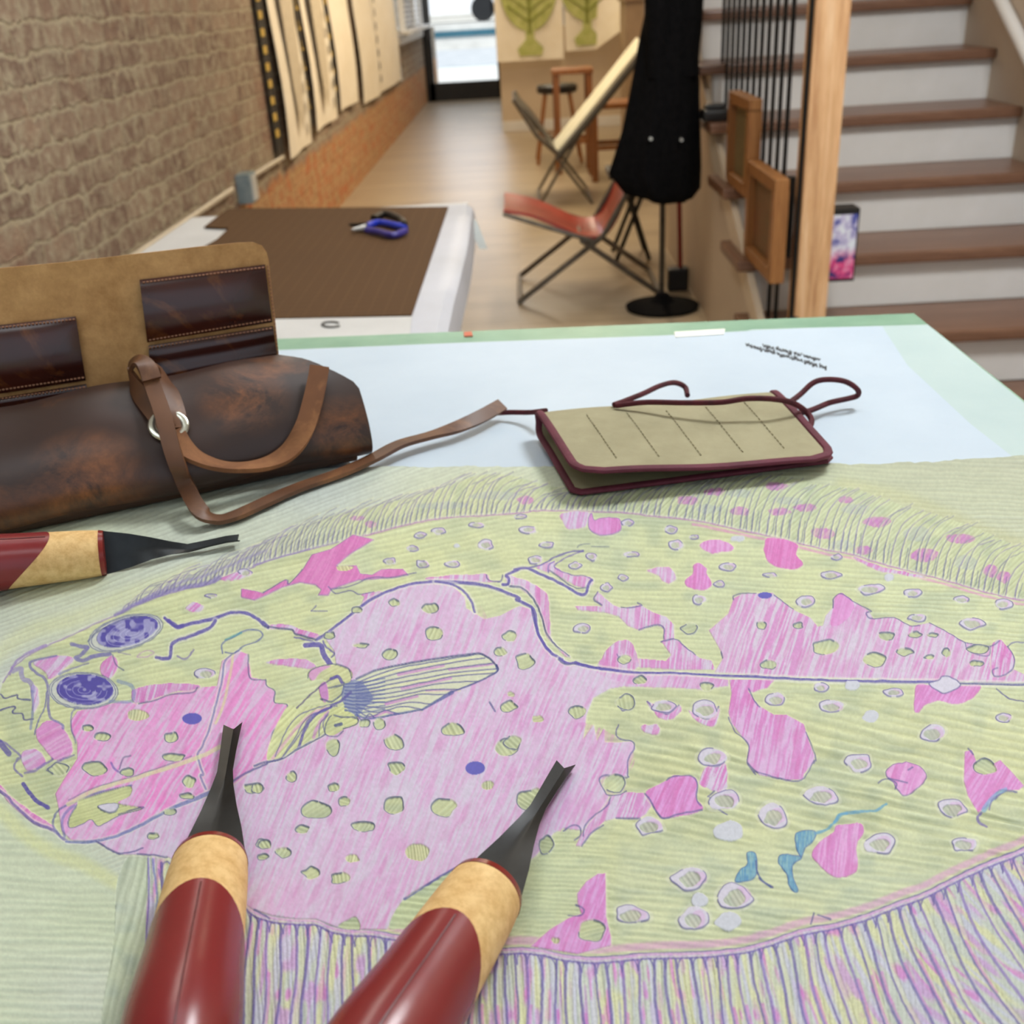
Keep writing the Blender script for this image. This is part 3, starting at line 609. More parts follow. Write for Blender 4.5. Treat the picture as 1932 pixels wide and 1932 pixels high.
# loose outlines
N2 = NAVY*.6+PUR*.4
for q, w in (('B 60 610 230 515 250 545 350 440', 2), ('B 560 585 700 555 860 500 1000 500 1180 460', 1.8), ('B 540 570 590 610 700 590 770 620 870 600', 2.2), ('B 410 740 450 700', 2.2), ('B 410 740 530 740', 1.8),
             ('B 1690 480 1710 520 1790 525 1810 480', 2.6), ('C 650 605 618 655 680 700', 2.6), ('C 820 715 900 720 970 700 940 680', 2.6), ('C 950 880 1080 845 1130 870 1130 950', 2.2), ('C 1110 965 1220 950 1290 1010 1360 1060', 2.8),
             ('C 1640 660 1640 630 1700 615 1800 612', 2.4), ('D 110 630 180 680 250 730', 2.6), ('D 540 720 545 650 600 615 680 670 780 720 820 745 780 760 820 800 980 790 1100 850 1170 850', 2.4), ('D 1240 830 1380 900 1500 970 1680 1000 1750 960', 2.4),
             ('D 1500 970 1530 1040 1670 1070 1690 1000', 1.8), ('D 1810 1000 1860 1080 1850 1160 1790 1210 1720 1220 1700 1180 1740 1160', 2.4), ('D 1810 1000 1850 970 1932 968', 2.2), ('C 1550 1040 1560 1085', 2.2),
             ('C 790 1400 830 1470 910 1420 900 1380', 2.8), ('C 1010 1405 1060 1460 1130 1490 1170 1490 1240 1430', 3), ('C 1340 1470 1430 1530 1480 1510 1530 1440', 3), ('C 800 1570 785 1620 800 1670 900 1695 915 1740 870 1830 865 1932 G 870 130 770 130 700 115 660 155 700 230 720 260 800 260 860 230', 2.6),
             ('G 740 280 710 350 600 430 550 500 540 560', 2.6), ('G 395 520 470 485 520 500 520 550 480 585', 2.8), ('G 690 480 600 540 530 630', 2.4), ('G 780 430 960 432', 2.4), ('G 990 250 1030 300 1090 400 1140 430 1250 400 1410 370', 3), ('G 1150 150 1200 125 1320 120 1370 170 1370 290 1400 340', 3),
             ('C 1600 1520 1650 1620 1750 1720 1740 1850 1800 1932 G 1745 30 1800 90 1932 130 H 150 140 310 152 400 10 D 400 1850', 2.2), ('C 1750 1310 1790 1400 1830 1440', 2.6), ('C 1390 1790 1430 1830 1510 1880 1580 1830', 3), ('D 340 1630 400 1760 415 1830', 2.2),
             ('G 1450 270 1500 235', 2.8), ('G 1460 270 1500 340 1590 400', 2.8), ('G 490 1055 545 1100 520 1140 430 1135', 3), ('G 1350 990 1390 1070', 3), ('B 1715 1410 1755 1475', 3.6), ('F 1090 1020 1300 890 1450 803 1500 803', 2.8),
             ('E 700 600 850 680 950 680 1040 650', 2.8), ('E 1000 690 1120 700 1220 715', 2.4), ('E 1690 170 1800 100 1932 40 F 100 20 200 -10', 4), ('H 430 1130 520 1160', 4), ('H 380 1200 400 1120', 3), ('H 0 860 40 900 100 930', 3.4),
             ('H 870 170 940 145 1000 180 990 215', 2.6), ('H 1090 80 1120 60', 3), ('H 940 140 1080 175', 2.4), ('D 1525 1745 1560 1790', 3.4), ('F 0 1100 60 1130 110 1160', 4), ('D 1730 1310 1830 1380 1932 1400', 2.6), ('C 800 1080 790 1060', 2)):
    line('%s' % q, w, N2, .85)
line('H 1620 390 1590 430 1610 460 1660 490', 5, PUR, .8); line('H 1720 290 1800 230 1880 240', 3, N2, .8); line('H 1640 370 1690 300 1740 250 1800 220', 10, c3((110, 160, 205)), .8, w1=6)
line('H 1680 370 1700 300 1760 250', 2.6, PUR, .7)
# --- spots
spot('A', 'v', 1500, 1200, 75, 35, 1540, 630, 45, 15, 1790, 465, 50, 25)
spot('A', 'g', 640, 1600, 40, 22, 740, 1660, 60, 30, 1250, 1665, 50, 35, 1270, 1810, 80, 25, 690, 1885, 85, 50)
spot('A', 'y', 1000, 1500, 80, 40); spot('A', 'b', 1400, 1530, 72, 42)
spot('B', 'v', 1210, 190, 45, 22, 1345, 160, 50, 22, 1620, 115, 50, 20, 1150, 285, 50, 20, 985, 380, 42, 25, 1225, 400, 50, 30, 1445, 400, 55, 25, 1685, 260, 55, 35)
spot('B', 'g', 1020, 685, 35, 28, 1290, 725, 60, 40, 745, 735, 40, 22, 1310, 910, 60, 45, 545, 920, 40, 25, 780, 995, 55, 18, 985, 1055, 50, 40, 1860, 925, 55, 35, 1790, 1045, 45, 32, 1850, 1440, 60, 42, 1445, 1610, 78, 48, 905, 1565, 45, 38, 800, 1560, 40, 30, 1020, 1700, 65, 60, 575, 1740, 50, 60, 1840, 1730, 90, 60, 1035, 1885, 60, 45)
spot('B', 'y', 1870, 1350, 26, 18, 660, 430, 60, 20); spot('B', 'b', 1610, 1890, 72, 48); spot('B', 'w', 1475, 265, 25, 15)
spot('C', 'v', 80, 55, 50, 18, 140, 150, 60, 25, 190, 370, 55, 30, 870, 100, 45, 25, 1180, 150, 48, 28, 1215, 260, 50, 35, 1350, 205, 35, 15, 900, 330, 60, 18, 1600, 420, 60, 30, 1535, 545, 42, 25, 710, 570, 40, 30, 830, 500, 35, 22, 480, 410, 45, 25, 600, 345, 35, 30, 540, 870, 60, 35, 1130, 1440, 100, 45, 1430, 1460, 95, 60, 1490, 1810, 95, 60, 270, 260, 55, 22, 1385, 660, 45, 32)
spot('C', 'g', 1320, 870, 60, 40, 1840, 850, 35, 30, 120, 1110, 65, 60, 955, 1245, 50, 28, 1440, 1295, 52, 28, 840, 1095, 45, 32, 500, 1480, 58, 42, 850, 1410, 65, 60, 30, 1700, 60, 55, 1890, 1135, 55, 32)
spot('C', 'w', 1670, 215, 60, 20); spot('C', 'p', 1035, 1605, 65, 38); spot('C', 'y', 210, 1530, 40, 25)
spot('C', 'b', 1868, 630, 52, 25)
spot('D', 'v', 565, 350, 42, 20, 525, 480, 70, 32, 80, 480, 50, 15, 810, 585, 100, 38, 1120, 610, 60, 28, 1480, 660, 55, 28, 1780, 690, 65, 35, 345, 670, 65, 42, 1550, 830, 90, 45, 1150, 790, 60, 30, 450, 1300, 52, 32, 980, 1335, 70, 30, 120, 1390, 68, 48, 525, 1440, 95, 42, 1780, 1520, 62, 32, 1265, 1635, 90, 62, 730, 1850, 95, 60, 2050, 900, 70, 40, 2050, 1640, 80, 60)
spot('D', 'g', 285, 850, 35, 22, 480, 1005, 100, 50, 930, 925, 60, 30, 1140, 915, 48, 22, 1270, 920, 38, 16, 1060, 1040, 60, 30, 850, 1100, 80, 60, 1240, 1080, 35, 15, 1365, 1045, 32, 28, 1580, 1125, 50, 22, 1600, 1018, 75, 36, 1650, 1880, 85, 60)
spot('D', 'w', 950, 500, 40, 28, 680, 1285, 55, 35, 820, 1510, 65, 42)
fill('D 1240 1275 1310 1250 1340 1220 1400 1230 1470 1280 1420 1320 1340 1345', LAV, 1, 0); line('D 1240 1275 1310 1250 1340 1220 1400 1230 1470 1280 1420 1320 1340 1345', 2.2, N2, .85, closed=True)
spot('E', 'g', 430, 70, 75, 40, 930, 95, 50, 28, 1380, 165, 45, 42, 1850, 210, 70, 35, 1240, 385, 50, 22, 1120, 560, 40, 25, 1900, 620, 35, 35, 1360, 270, 50, 22)
spot('F', 'g', 270, 130, 45, 35, 575, 205, 45, 30, 655, 312, 38, 35, 455, 370, 105, 60, 20, 208, 38, 36, 350, 508, 48, 28, 1020, 335, 72, 62, 1385, 345, 85, 65, 785, 490, 85, 35, 72, 618, 50, 38, 60, 710, 40, 22, 210, 678, 62, 36, 415, 830, 65, 42, 622, 868, 66, 42)
spot('F', 'y', 1700, 190, 50, 30, 715, 722, 48, 30, 1190, 675, 88, 72)
spot('G', 'g', 165, 295, 100, 80, 270, 620, 50, 65, 605, 1245, 98, 75, 770, 180, 90, 60)
spot('G', 'v', 1020, 485, 105, 62, 1320, 870, 125, 85, 1350, 1165, 100, 85, 1650, 1000, 125, 90, 890, 1135, 120, 65, 1570, 300, 115, 75)
spot('G', 'w', 1610, 530, 110, 75, 1390, 1020, 70, 50, 1600, 1180, 100, 65); spot('G', 'y', 340, 1320, 30, 22)
spot('H', 'v', 450, 270, 120, 65, 100, 420, 100, 88, 880, 615, 105, 72, 1410, 360, 105, 68, 1490, 620, 88, 52)
# blue pencil marks
def blue(s):
    bb, m = fill(s, BLUE, .5, 0, n=4); j0, j1, i0, i1 = bb
    comp(bb, m*.7*vnoise(PXX[j0:j1, i0:i1]*.5, PYY[j0:j1, i0:i1]*.08, 2), c3((40, 120, 185)))
    line(s, 1.8, c3((50, 80, 150)), .75, closed=True)
blue('G 1735 690 1760 670 1800 690 1810 790 1790 860 1720 890 1650 890 1680 810 1740 760'); line('G 1800 740 1810 820 1850 880 1910 930', 3, c3((50, 70, 140)), .85)
blue('H 270 540 330 520 410 530 400 590 340 640 310 710 280 660 265 600'); blue('H 310 715 250 700 200 690 150 700 145 760 200 830 220 920 260 965 285 950 250 860 245 770')
line('H 410 540 480 515 540 470 600 395 750 380 860 370 930 320', 5, c3((80, 150, 195)), .85); line('H 550 455 600 405 640 390', 6, BLUE, .7)
# bare green patch by the belly
bb, m = fill('F 1480 800 1300 890 1090 1020 980 1220 1100 1235 1300 1270 1700 1340 1900 900 1700 780', c3((184, 200, 160))); carve(bb, m, c3((186, 202, 164)), .1, 12, 38, .9, c3((196, 206, 150)))
line('F 1090 1020 1300 890 1450 803 1500 803', 2.8, c3((90, 90, 170)), .85)
bb, m = fill('F 610 1215 680 1170 740 1150 770 1230 690 1240', GREY); carve(bb, m, c3((180, 196, 158)), .1, 9, 39, .8)
# fine grain over everything, worn grey bloom
g = vnoise(PXX*.8, PYY*.8, 60)-.5; g2 = vnoise(PXX*.22, PYY*.22, 61)-.5
COL *= (1+.05*g+.05*g2)[..., None]
COL = np.clip(COL, 0, 1)
# ---------------------------------------------------------------- room shell
m, t, b = nt('worn_brick')
c = t.nodes.new('ShaderNodeTexCoord'); sep = t.nodes.new('ShaderNodeSeparateXYZ'); t.links.new(c.outputs['Object'], sep.inputs[0])
cmb = t.nodes.new('ShaderNodeCombineXYZ'); t.links.new(sep.outputs[1], cmb.inputs[0]); t.links.new(sep.outputs[2], cmb.inputs[1])
nd = noise(t, 7, 3, c.outputs['Object']); nd2 = noise(t, 28, 3, c.outputs['Object'])
off = t.nodes.new('ShaderNodeVectorMath'); off.operation = 'MULTIPLY_ADD'; off.inputs[1].default_value = (.05, .045, 0)
t.links.new(nd.outputs['Color'], off.inputs[0]); t.links.new(cmb.outputs[0], off.inputs[2])
off2 = t.nodes.new('ShaderNodeVectorMath'); off2.operation = 'MULTIPLY_ADD'; off2.inputs[1].default_value = (.035, .03, 0)
t.links.new(nd2.outputs['Color'], off2.inputs[0]); t.links.new(off.outputs[0], off2.inputs[2])
br = t.nodes.new('ShaderNodeTexBrick'); t.links.new(off2.outputs[0], br.inputs['Vector'])
for k, v in (('Scale', 1.0), ('Mortar Size', .0075), ('Mortar Smooth', .35), ('Bias', -.1), ('Brick Width', .205), ('Row Height', .072)): br.inputs[k].default_value = v
br.inputs['Color1'].default_value = lin((122, 98, 84))+(1,); br.inputs['Color2'].default_value = lin((158, 136, 116))+(1,); br.inputs['Mortar'].default_value = lin((178, 164, 138))+(1,)
nb = noise(t, 22, 6, c.outputs['Object'], .7); nc = noise(t, 2.2, 5, c.outputs['Object'], .6)
wash = mixc(t, ramp(t, nb.outputs[0], [(.44, (0, 0, 0)), (.62, (225, 225, 225))]), br.outputs[0], (186, 176, 150))
cyc = mixc(t, ramp(t, nc.outputs[0], [(.35, (0, 0, 0)), (.7, (130, 130, 130))]), wash, (132, 108, 92))
nr = noise(t, 5.5, 3, c.outputs['Object'], .5); red = ramp(t, nr.outputs[0], [(.60, (0, 0, 0)), (.68, (150, 150, 150))])
upc = mixc(t, red, cyc, (130, 66, 46))
br2 = t.nodes.new('ShaderNodeTexBrick'); t.links.new(off2.outputs[0], br2.inputs['Vector'])
for k, v in (('Scale', 1.0), ('Mortar Size', .006), ('Mortar Smooth', .5), ('Bias', 0), ('Brick Width', .205), ('Row Height', .072)): br2.inputs[k].default_value = v
br2.inputs['Color1'].default_value = lin((176, 110, 66))+(1,); br2.inputs['Color2'].default_value = lin((158, 112, 70))+(1,); br2.inputs['Mortar'].default_value = lin((206, 166, 112))+(1,)
dirt = mixc(t, ramp(t, nb.outputs[0], [(.38, (0, 0, 0)), (.6, (240, 240, 240))]), br2.outputs[0], (196, 162, 118))
nq = noise(t, 9, 3, c.outputs['Object'], .5); dirt = mixc(t, ramp(t, nq.outputs[0], [(.53, (0, 0, 0)), (.63, (200, 200, 200))]), dirt, (190, 92, 40))
zz = t.nodes.new('ShaderNodeMath'); zz.operation = 'MULTIPLY_ADD'; zz.inputs[1].default_value = .12; t.links.new(nd.outputs[0], zz.inputs[0]); t.links.new(sep.outputs[2], zz.inputs[2])
cmpn = t.nodes.new('ShaderNodeMapRange'); cmpn.inputs[1].default_value = .47; cmpn.inputs[2].default_value = .51; t.links.new(zz.outputs[0], cmpn.inputs[0])
t.links.new(mixc(t, cmpn.outputs[0], dirt, upc), b.inputs['Base Color']); b.inputs['Roughness'].default_value = .9
hh = t.nodes.new('ShaderNodeMath'); hh.operation = 'MULTIPLY_ADD'; hh.inputs[1].default_value = -1.4
t.links.new(br.outputs['Fac'], hh.inputs[0]); t.links.new(nb.outputs[0], hh.inputs[2]); bump(t, b, hh.outputs[0], .9, .014)
M_BRICK = m
m, t, b = nt('oak_floor'); v = coord(t, (1, 1, 1)); br = t.nodes.new('ShaderNodeTexBrick'); t.links.new(v, br.inputs['Vector'])
for k, x in (('Scale', 1.0), ('Mortar Size', .0015), ('Brick Width', 1.3), ('Row Height', .13), ('Bias', 0)): br.inputs[k].default_value = x
br.inputs['Color1'].default_value = lin((150, 134, 110))+(1,); br.inputs['Color2'].default_value = lin((172, 156, 130))+(1,); br.inputs['Mortar'].default_value = lin((128, 102, 74))+(1,)
n = noise(t, 3, 6, coord(t, (1.2, 9, 1)), .6, .6); t.links.new(mixc(t, .35, br.outputs[0], ramp(t, n.outputs[0], [(.3, (132, 116, 92)), (.7, (190, 176, 150))])), b.inputs['Base Color'])
b.inputs['Roughness'].default_value = .36; bump(t, b, n.outputs[0], .1, .002); M_FLOOR = m
M_WHITE = mat('white_paint', (222, 220, 214), (232, 230, 226), 3, .45)
M_TAN = mat('warm_plaster', (186, 170, 150), (196, 180, 160), 2, .7, bm=.1, bd=.002)
M_CEIL = mat('ceiling_paint', (225, 224, 220), None, 2, .8)
M_BLACK = mat('black_paint', (16, 15, 16), (26, 24, 24), 12, .4)
M_BLKM = mat('black_iron', (12, 12, 13), (22, 22, 23), 30, .35, .3)
M_TREAD = wood('stained_oak_tread', (104, 72, 54), (120, 86, 66), (138, 102, 80), 0, 5, .34)
M_OAK = wood('red_oak_post', (172, 118, 72), (224, 176, 126), (242, 208, 166), 2, 3.0, .45)
M_OAKD = wood('frame_wood', (120, 74, 34), (150, 98, 50), (176, 124, 70), 2, 5, .45)
struct('floor', MB().box((.6, 6.5, -.05), (5.0, 16.6, .1)), M_FLOOR)
struct('ceiling', MB().box((.6, 6.5, 2.85), (5.0, 16.6, .1)), M_CEIL)
# left wall with the far window cut out of it
WX = -1.23
struct('wall_left', MB().box((WX-.1, 4.8, 1.4), (.2, 13.2, 2.8)).box((WX-.1, 14.0, .42), (.2, 5.2-.0, .84)) .box((WX-.1, 14.55, 2.5), (.2, .9, .6)), M_BRICK)
wl = bpy.data.objects['wall_left']
# front wall around the door
struct('wall_front', MB().box((1.35, 14.6, 1.4), (3.1, .2, 2.8)).box((-.72, 14.6, 2.5), (1.04, .2, .6)), M_WHITE)
struct('wall_right', MB().box((1.78, 3.3, 1.4), (.16, 10.0, 2.8)).box((1.55, 11.4, 1.4), (.62, 6.2, 2.8)), M_TAN)
# far window in the left wall
wn = MB(); wn.box((WX-.06, 12.9, 1.7), (.05, 2.6, 1.6)); o = tag(wn.build('window_1', mat('window_daylight_glass', (205, 214, 226), (225, 232, 240), 4, .15), None), kind='structure')
fr = MB(); fr.box((WX+.01, 12.0, 1.7), (.06, .08, 1.7)).box((WX+.01, 13.2, 1.7), (.06, .06, 1.7)).box((WX+.01, 14.2, 1.7), (.06, .08, 1.7)); fr.build('window_frame', M_WHITE, o)
bl = MB()
for k in range(24): bl.box((WX+.025, 13.0, .96+k*.05), (.03, 2.0, .012), ry=R(25))
bl.build('blind_slats', M_WHITE, o)
si = MB().box((WX+.05, 12.9, .905), (.16, 2.9, .035)).box((WX+.015, 12.9, .83), (.03, 2.8, .075)); si.build('window_sill', M_WHITE, o)
# front door: black steel frame, full glass
d = MB(); d.box((-1.175, 14.5, 1.05), (.11, .07, 2.1)).box((-.24, 14.5, 1.05), (.11, .07, 2.1)).box((-.71, 14.5, .11), (.96, .07, .22)).box((-.71, 14.5, 2.05), (.96, .07, .12))
do = tag(d.build('door_1', M_BLACK), kind='structure')
mg, t, b = nt('clear_glass'); b.inputs['Base Color'].default_value = (1, 1, 1, 1); b.inputs['Roughness'].default_value = 0; b.inputs['Transmission Weight'].default_value = 1; b.inputs['IOR'].default_value = 1.05
MB().box((-.71, 14.5, 1.1), (.84, .008, 1.8)).build('door_glass', mg, do)
MB().rod((-.33, 14.42, 1.0), (-.33, 14.42, 1.5), .012).rod((-.33, 14.42, 1.02), (-.33, 14.5, 1.02), .008).rod((-.33, 14.42, 1.48), (-.33, 14.5, 1.48), .008).build('door_handle', M_BLKM, do)
# street outside
M_CONC = mat('pale_paving', (206, 204, 198), (222, 220, 214), 2, .8)
struct('sidewalk', MB().box((-1, 18.3, -.06), (16, 7.2, .12)), M_CONC)
struct('road', MB().box((-1, 30.5, -.16), (30, 17.2, .1)), mat('sunlit_road', (176, 180, 184), (196, 198, 200), 3, .9))
struct('curb', MB().box((-1, 22.0, -.08), (30, .22, .16)), mat('curb_stone', (120, 150, 160), (150, 170, 178), 5, .8))
struct('wall_opposite', MB().box((-1, 39, 3), (30, .3, 6.4)), M_CONC)
car = thing('parked_car', (-2.4, 33.8, .56), 'white parked car with dark wheels seen through the glass front door', 'car')
CXx, CYy = -2.35, 33.0
prof = [(-2.2, .25), (-2.2, .75), (-1.6, .95), (-1.1, 1.42), (.7, 1.45), (1.4, 1.0), (2.15, .85), (2.2, .25)]
MB().prism([(CXx+x, CYy, .55+z) for x, z in prof], (0, 1.7, 0)).build('car_body', mat('white_car_paint', (235, 236, 238), None, 2, .2), car)
for wx in (-1.35, 1.35):
    MB().tube([(CXx+wx, CYy-.06, .90), (CXx+wx, CYy+.2, .90)], .34, 20).build('wheel', M_BLACK, car)
MB().prism([(CXx+x, CYy-.02, .55+z) for x, z in [(-1.45, .98), (-1.05, 1.36), (.6, 1.38), (1.2, 1.0)]], (0, .02, 0)).build('side_window', mat('tinted_glass', (40, 48, 62), None, 3, .1), car)
tag(bpy.data.objects['sidewalk'], kind='structure'); struct('terrace_band', MB().box((-2, 32.48, .30), (14, .04, .16)), mat('terrace_band_paint', (50, 96, 112), None, 3, .8)); struct('parking_terrace', MB().box((-2, 35.5, .22), (14, 6, .68)), M_CONC)
# conduit, box, outlet
cn = MB().tube(cr([(WX+.02, 2.2, .53), (WX+.02, 4.4, .53)], 2), .011).tube([(WX+.02, 4.6, .53), (WX+.02, 5.42, .52)], .011)
tag(cn.build('electrical_conduit', mat('galvanised_pipe', (190, 182, 165), None, 30, .4, .3), smooth=True), 'thin pale metal conduit running along the brick wall either side of the grey box', 'pipe')
jb = thing('junction_box', (WX, 4.6, .45), 'small grey metal junction box on the brick wall', 'electrical box')
MB().box((WX+.03, 4.6, .505), (.06, .12, .12), bev=.004).build('box_body', mat('grey_zinc', (120, 138, 146), (140, 156, 162), 20, .5, .3), jb)
MB().box((WX+.063, 4.6, .505), (.006, .08, .1)).build('cover_plate', mat('plate_white', (190, 192, 190), None, 10, .4), jb)
ou = thing('wall_outlet', (WX, 11.3, .48), 'small white socket low on the brick wall beyond the hanging prints', 'socket')
MB().box((WX+.012, 11.3, .54), (.024, .09, .13), bev=.004).build('socket_plate', M_WHITE, ou)
MB().box((WX+.026, 11.3, .56), (.004, .035, .03)).box((WX+.026, 11.3, .52), (.004, .035, .03)).build('socket_face', mat('socket_grey', (150, 150, 150), None, 10, .4), ou)
# ---------------------------------------------------------------- hanging prints on the wall
M_PAPER = mat('rice_paper', (236, 226, 204), (244, 236, 218), 6, .7)
M_INK = mat('faded_ink', (192, 180, 156), (212, 200, 176), 30, .7)
M_INKD = mat('black_ink', (30, 27, 24), (52, 46, 40), 40, .7); M_YD = mat('yellow_dash', (196, 160, 70), (206, 176, 90), 20, .7)
def hang(y0, y1, zb, label, fish, dashes, k):
    o = thing('hanging_print', (WX+.03, (y0+y1)/2, zb), label, 'print', 'long fish prints hung on the brick wall')
    n = 24; G = [[(WX+.035+.012*math.sin(j/n*5+k)+.01*math.sin(i*.7), y0+(y1-y0)*j/n, zb+i*(2.25-zb)/14) for j in range(n+1)] for i in range(15)]
    MB().sheet(G, .002).build('paper', M_PAPER, o, True)
    X = WX+.062
    if fish:
        yc = (y0+y1)/2; h = (y1-y0)*.27; pr = [(0, .10), (.35, .16), (.6, .3), (.75, .5), (.95, .8), (1.0, 1.2), (.8, 1.6), (.3, 1.75)]
        pts = [(X, yc-h*a, zb+z) for a, z in pr]+[(X, yc+h*a, zb+z) for a, z in pr[::-1]]
        MB().prism(pts[:-1], (.0015, 0, 0)).build('fish_print', M_INK, o)
    if dashes:
        for q in range(10): MB().box((X+.001, y1-.06, zb+.12+q*.1), (.002, .045, .055)).build('dash_mark', M_INKD, o)
hang(5.49, 6.16, .50, 'nearest long pale fish print hung on the brick wall, beside the black and yellow strip', True, True, 1)
hang(6.30, 7.06, .54, 'second long pale fish print from the near end of the row on the brick wall', True, True, 2)
for k_, (ya, zb_) in enumerate(((6.23, .60), (7.17, .62))):
    gs = thing('dashed_strip', (WX+.02, ya, zb_), ('first', 'second')[k_]+' black strip with yellow dashes showing between two neighbouring fish prints', 'wall hanging')
    MB().box((WX+.030, ya, 1.4+zb_-.6), (.006, .12, 1.6)).build('strip', M_INKD, gs)
    for q in range(12): MB().box((WX+.034, ya+.0, zb_+.1+q*.1), (.004, .05, .05)).build('yellow_dash', M_YD, gs)
hang(7.28, 8.02, .56, 'third long pale print on the brick wall, just before the dark gap in the row', False, False, 3)
hang(8.45, 9.4, .50, 'narrow pale print right after the dark gap in the row on the brick wall', False, True, 4)
hang(9.55, 11.2, .50, 'farthest long pale print of the row on the brick wall, nearest the window', False, True, 5)
st = thing('dashed_strip', (WX+.02, 5.38, .53), 'narrow black hanging strip with yellow dashes at the near edge of the prints', 'wall hanging')
MB().box((WX+.018, 5.39, 1.4), (.006, .15, 1.72)).build('strip', M_INKD, st)
for q in range(12): MB().box((WX+.024, 5.36, .64+q*.075), (.004, .07, .035)).build('yellow_dash', M_YD, st)
e = MB().box((WX+.012, 8.22, 1.35), (.006, .3, 1.6)); tag(e.build('dark_gap_sheet', mat('dark_gap_brown', (70, 52, 34), (92, 70, 44), 20, .8)), 'thin dark brown sheet in the gap between the pale prints', 'wall hanging')  # plain dark sheet filling the gap in the row
# ---------------------------------------------------------------- far partition, green prints, stools
struct('wall_partition', MB().box((.52, 10.78, .45), (1.44, .14, .9)), mat('beige_panel', (200, 182, 156), (210, 192, 166), 2, .6))
struct('baseboard_partition', MB().box((.52, 10.70, .045), (1.44, .03, .09)), M_WHITE)
M_GRN = mat('green_print_ink', (160, 168, 84), (196, 198, 128), 14, .7)
def gprint(x0, x1, zb, cx, cz, label, tilt):
    o = thing('fish_print_sheet', ((x0+x1)/2, 10.35, zb), label, 'print', 'green fish prints on the far partition')
    n = 20
    def f(x, z):
        c = max(0, (x-x0)/(x1-x0)-.55)*tilt; lift = c*max(0, 1.25-z)*1.3
        return (x, 10.35-lift*.9-.01*math.sin(x*20), z+lift*.55)
    G = [[f(x0+(x1-x0)*j/n, zb+(1.9-zb)*i/n) for j in range(n+1)] for i in range(n+1)]
    MB().sheet(G, -.003).build('sheet', M_PAPER, o, True)
    a = np.linspace(0, 2*math.pi, 30, endpoint=False)
    pts = [(cx+.26*math.cos(q), 10.33, cz+.33*math.sin(q)*(1.15 if math.sin(q) < 0 else 1)) for q in a]
    e = MB().prism(pts, (0, -.0015, 0)); e.prism([(cx-.04, 10.328, cz-.36), (cx+.04, 10.328, cz-.36), (cx+.04, 10.328, cz-.44), (cx+.12, 10.328, cz-.52), (cx+.1, 10.328, cz-.58), (cx-.1, 10.328, cz-.58), (cx-.12, 10.328, cz-.52), (cx-.04, 10.328, cz-.44)], (0, -.0015, 0))
    fb = e.build('fish_body', M_GRN, o)
    e = MB()
    e.box((cx, 10.322, cz-.1), (.03, .003, .6))
    for q in range(7):
        for s_ in (-1, 1): e.rod((cx, 10.322, cz-.3+q*.09), (cx+s_*.2, 10.322, cz-.16+q*.09), .006, 5)
    e.build('fish_bones', mat('dark_green_ink', (118, 124, 44), (140, 146, 64), 14, .7), fb)
gprint(-.21, .40, .64, .10, 1.26, 'large cream sheet with a round green fish print beside the glass door', 0)
gprint(.42, .92, .70, .62, 1.32, 'cream sheet with green fish print and a lifted corner, right of the other green print', .9)
M_STW = wood('stool_wood', (104, 62, 30), (140, 88, 46), (160, 106, 60), 2, 5, .4)
so_ = thing('round_stool', (.27, 8.5, 0), 'round stool with dark seat and thin legs beside the beige partition', 'stool')
MB().lathe([(.14, .50), (.155, .51), (.155, .55), (.14, .56)], (.27, 8.5, 0)).build('seat', M_BLACK, so_, True)
for sx, sy in ((-1, -1), (1, -1), (-1, 1), (1, 1)): MB().rod((.27+sx*.09, 8.5+sy*.09, .51), (.27+sx*.17, 8.5+sy*.17, .0), .014).build('leg', M_STW, so_, True)
for q in (8.37, 8.63): MB().rod((.14, q, .2), (.40, q, .2), .008).build('foot_rail', M_STW, so_, True)
def wstool(x, y, w, h, label, nm='wooden_stool', cat='stool'):
    o = thing(nm, (x, y, 0), label, cat)
    MB().box((x, y, h-.015), (w, w, .035), bev=.006).build('seat', M_STW, o)
    for sx, sy in ((-1, -1), (1, -1), (-1, 1), (1, 1)):
        MB().box((x+sx*(w/2-.03), y+sy*(w/2-.03), (h-.03)/2), (.042, .042, h-.03)).build('leg', M_STW, o)
    for q in (y-w/2+.03, y+w/2-.03): MB().box((x, q, .22), (w-.08, .02, .03)).build('stretcher', M_STW, o)
wstool(.36, 7.95, .29, .70, 'square-topped wooden stool in front of the round dark stool')
wstool(.62, 7.55, .34, .50, 'wooden stool with low rails behind the cream folding chair')
tag(MB().box((.90, 9.1, .0+.55), (.14, .5, 1.1)).box((.9, 9.1, 1.12), (.18, .56, .05)).build('narrow_cabinet', mat('cabinet_brown', (140, 116, 88), (160, 134, 104), 4, .5)), 'tall narrow brown cabinet behind the black coat by the right wall', 'cabinet')
# ---------------------------------------------------------------- folding chairs
M_STEEL = mat('grey_tube', (96, 90, 82), (120, 114, 104), 20, .35, .5); M_RED = mat('red_leather', (140, 34, 24), (176, 52, 38), 5, .32, bm=.1)
M_CREAM = mat('cream_canvas', (224, 222, 196), (236, 234, 214), 8, .7); M_DGREY = mat('dark_grey_sling', (58, 54, 48), (80, 76, 68), 8, .5)
ch = thing('folding_chair', (.2, 4.55, 0), 'low folding chair with glossy red leather sling and steel tube legs', 'chair')
P_ = cr([(-.10, 4.55, .385), (.02, 4.55, .355), (.14, 4.55, .30), (.22, 4.55, .262), (.31, 4.55, .262), (.37, 4.55, .33), (.43, 4.55, .47)], 6)
def sling(P, y0, y1, sag, mt, parent, name):
    G = [[(p[0], y0+(y1-y0)*j/10, p[2]-sag*math.sin(math.pi*j/10)) for j in range(11)] for p in P]
    return MB().sheet(G, .012).build(name, mt, parent, True)
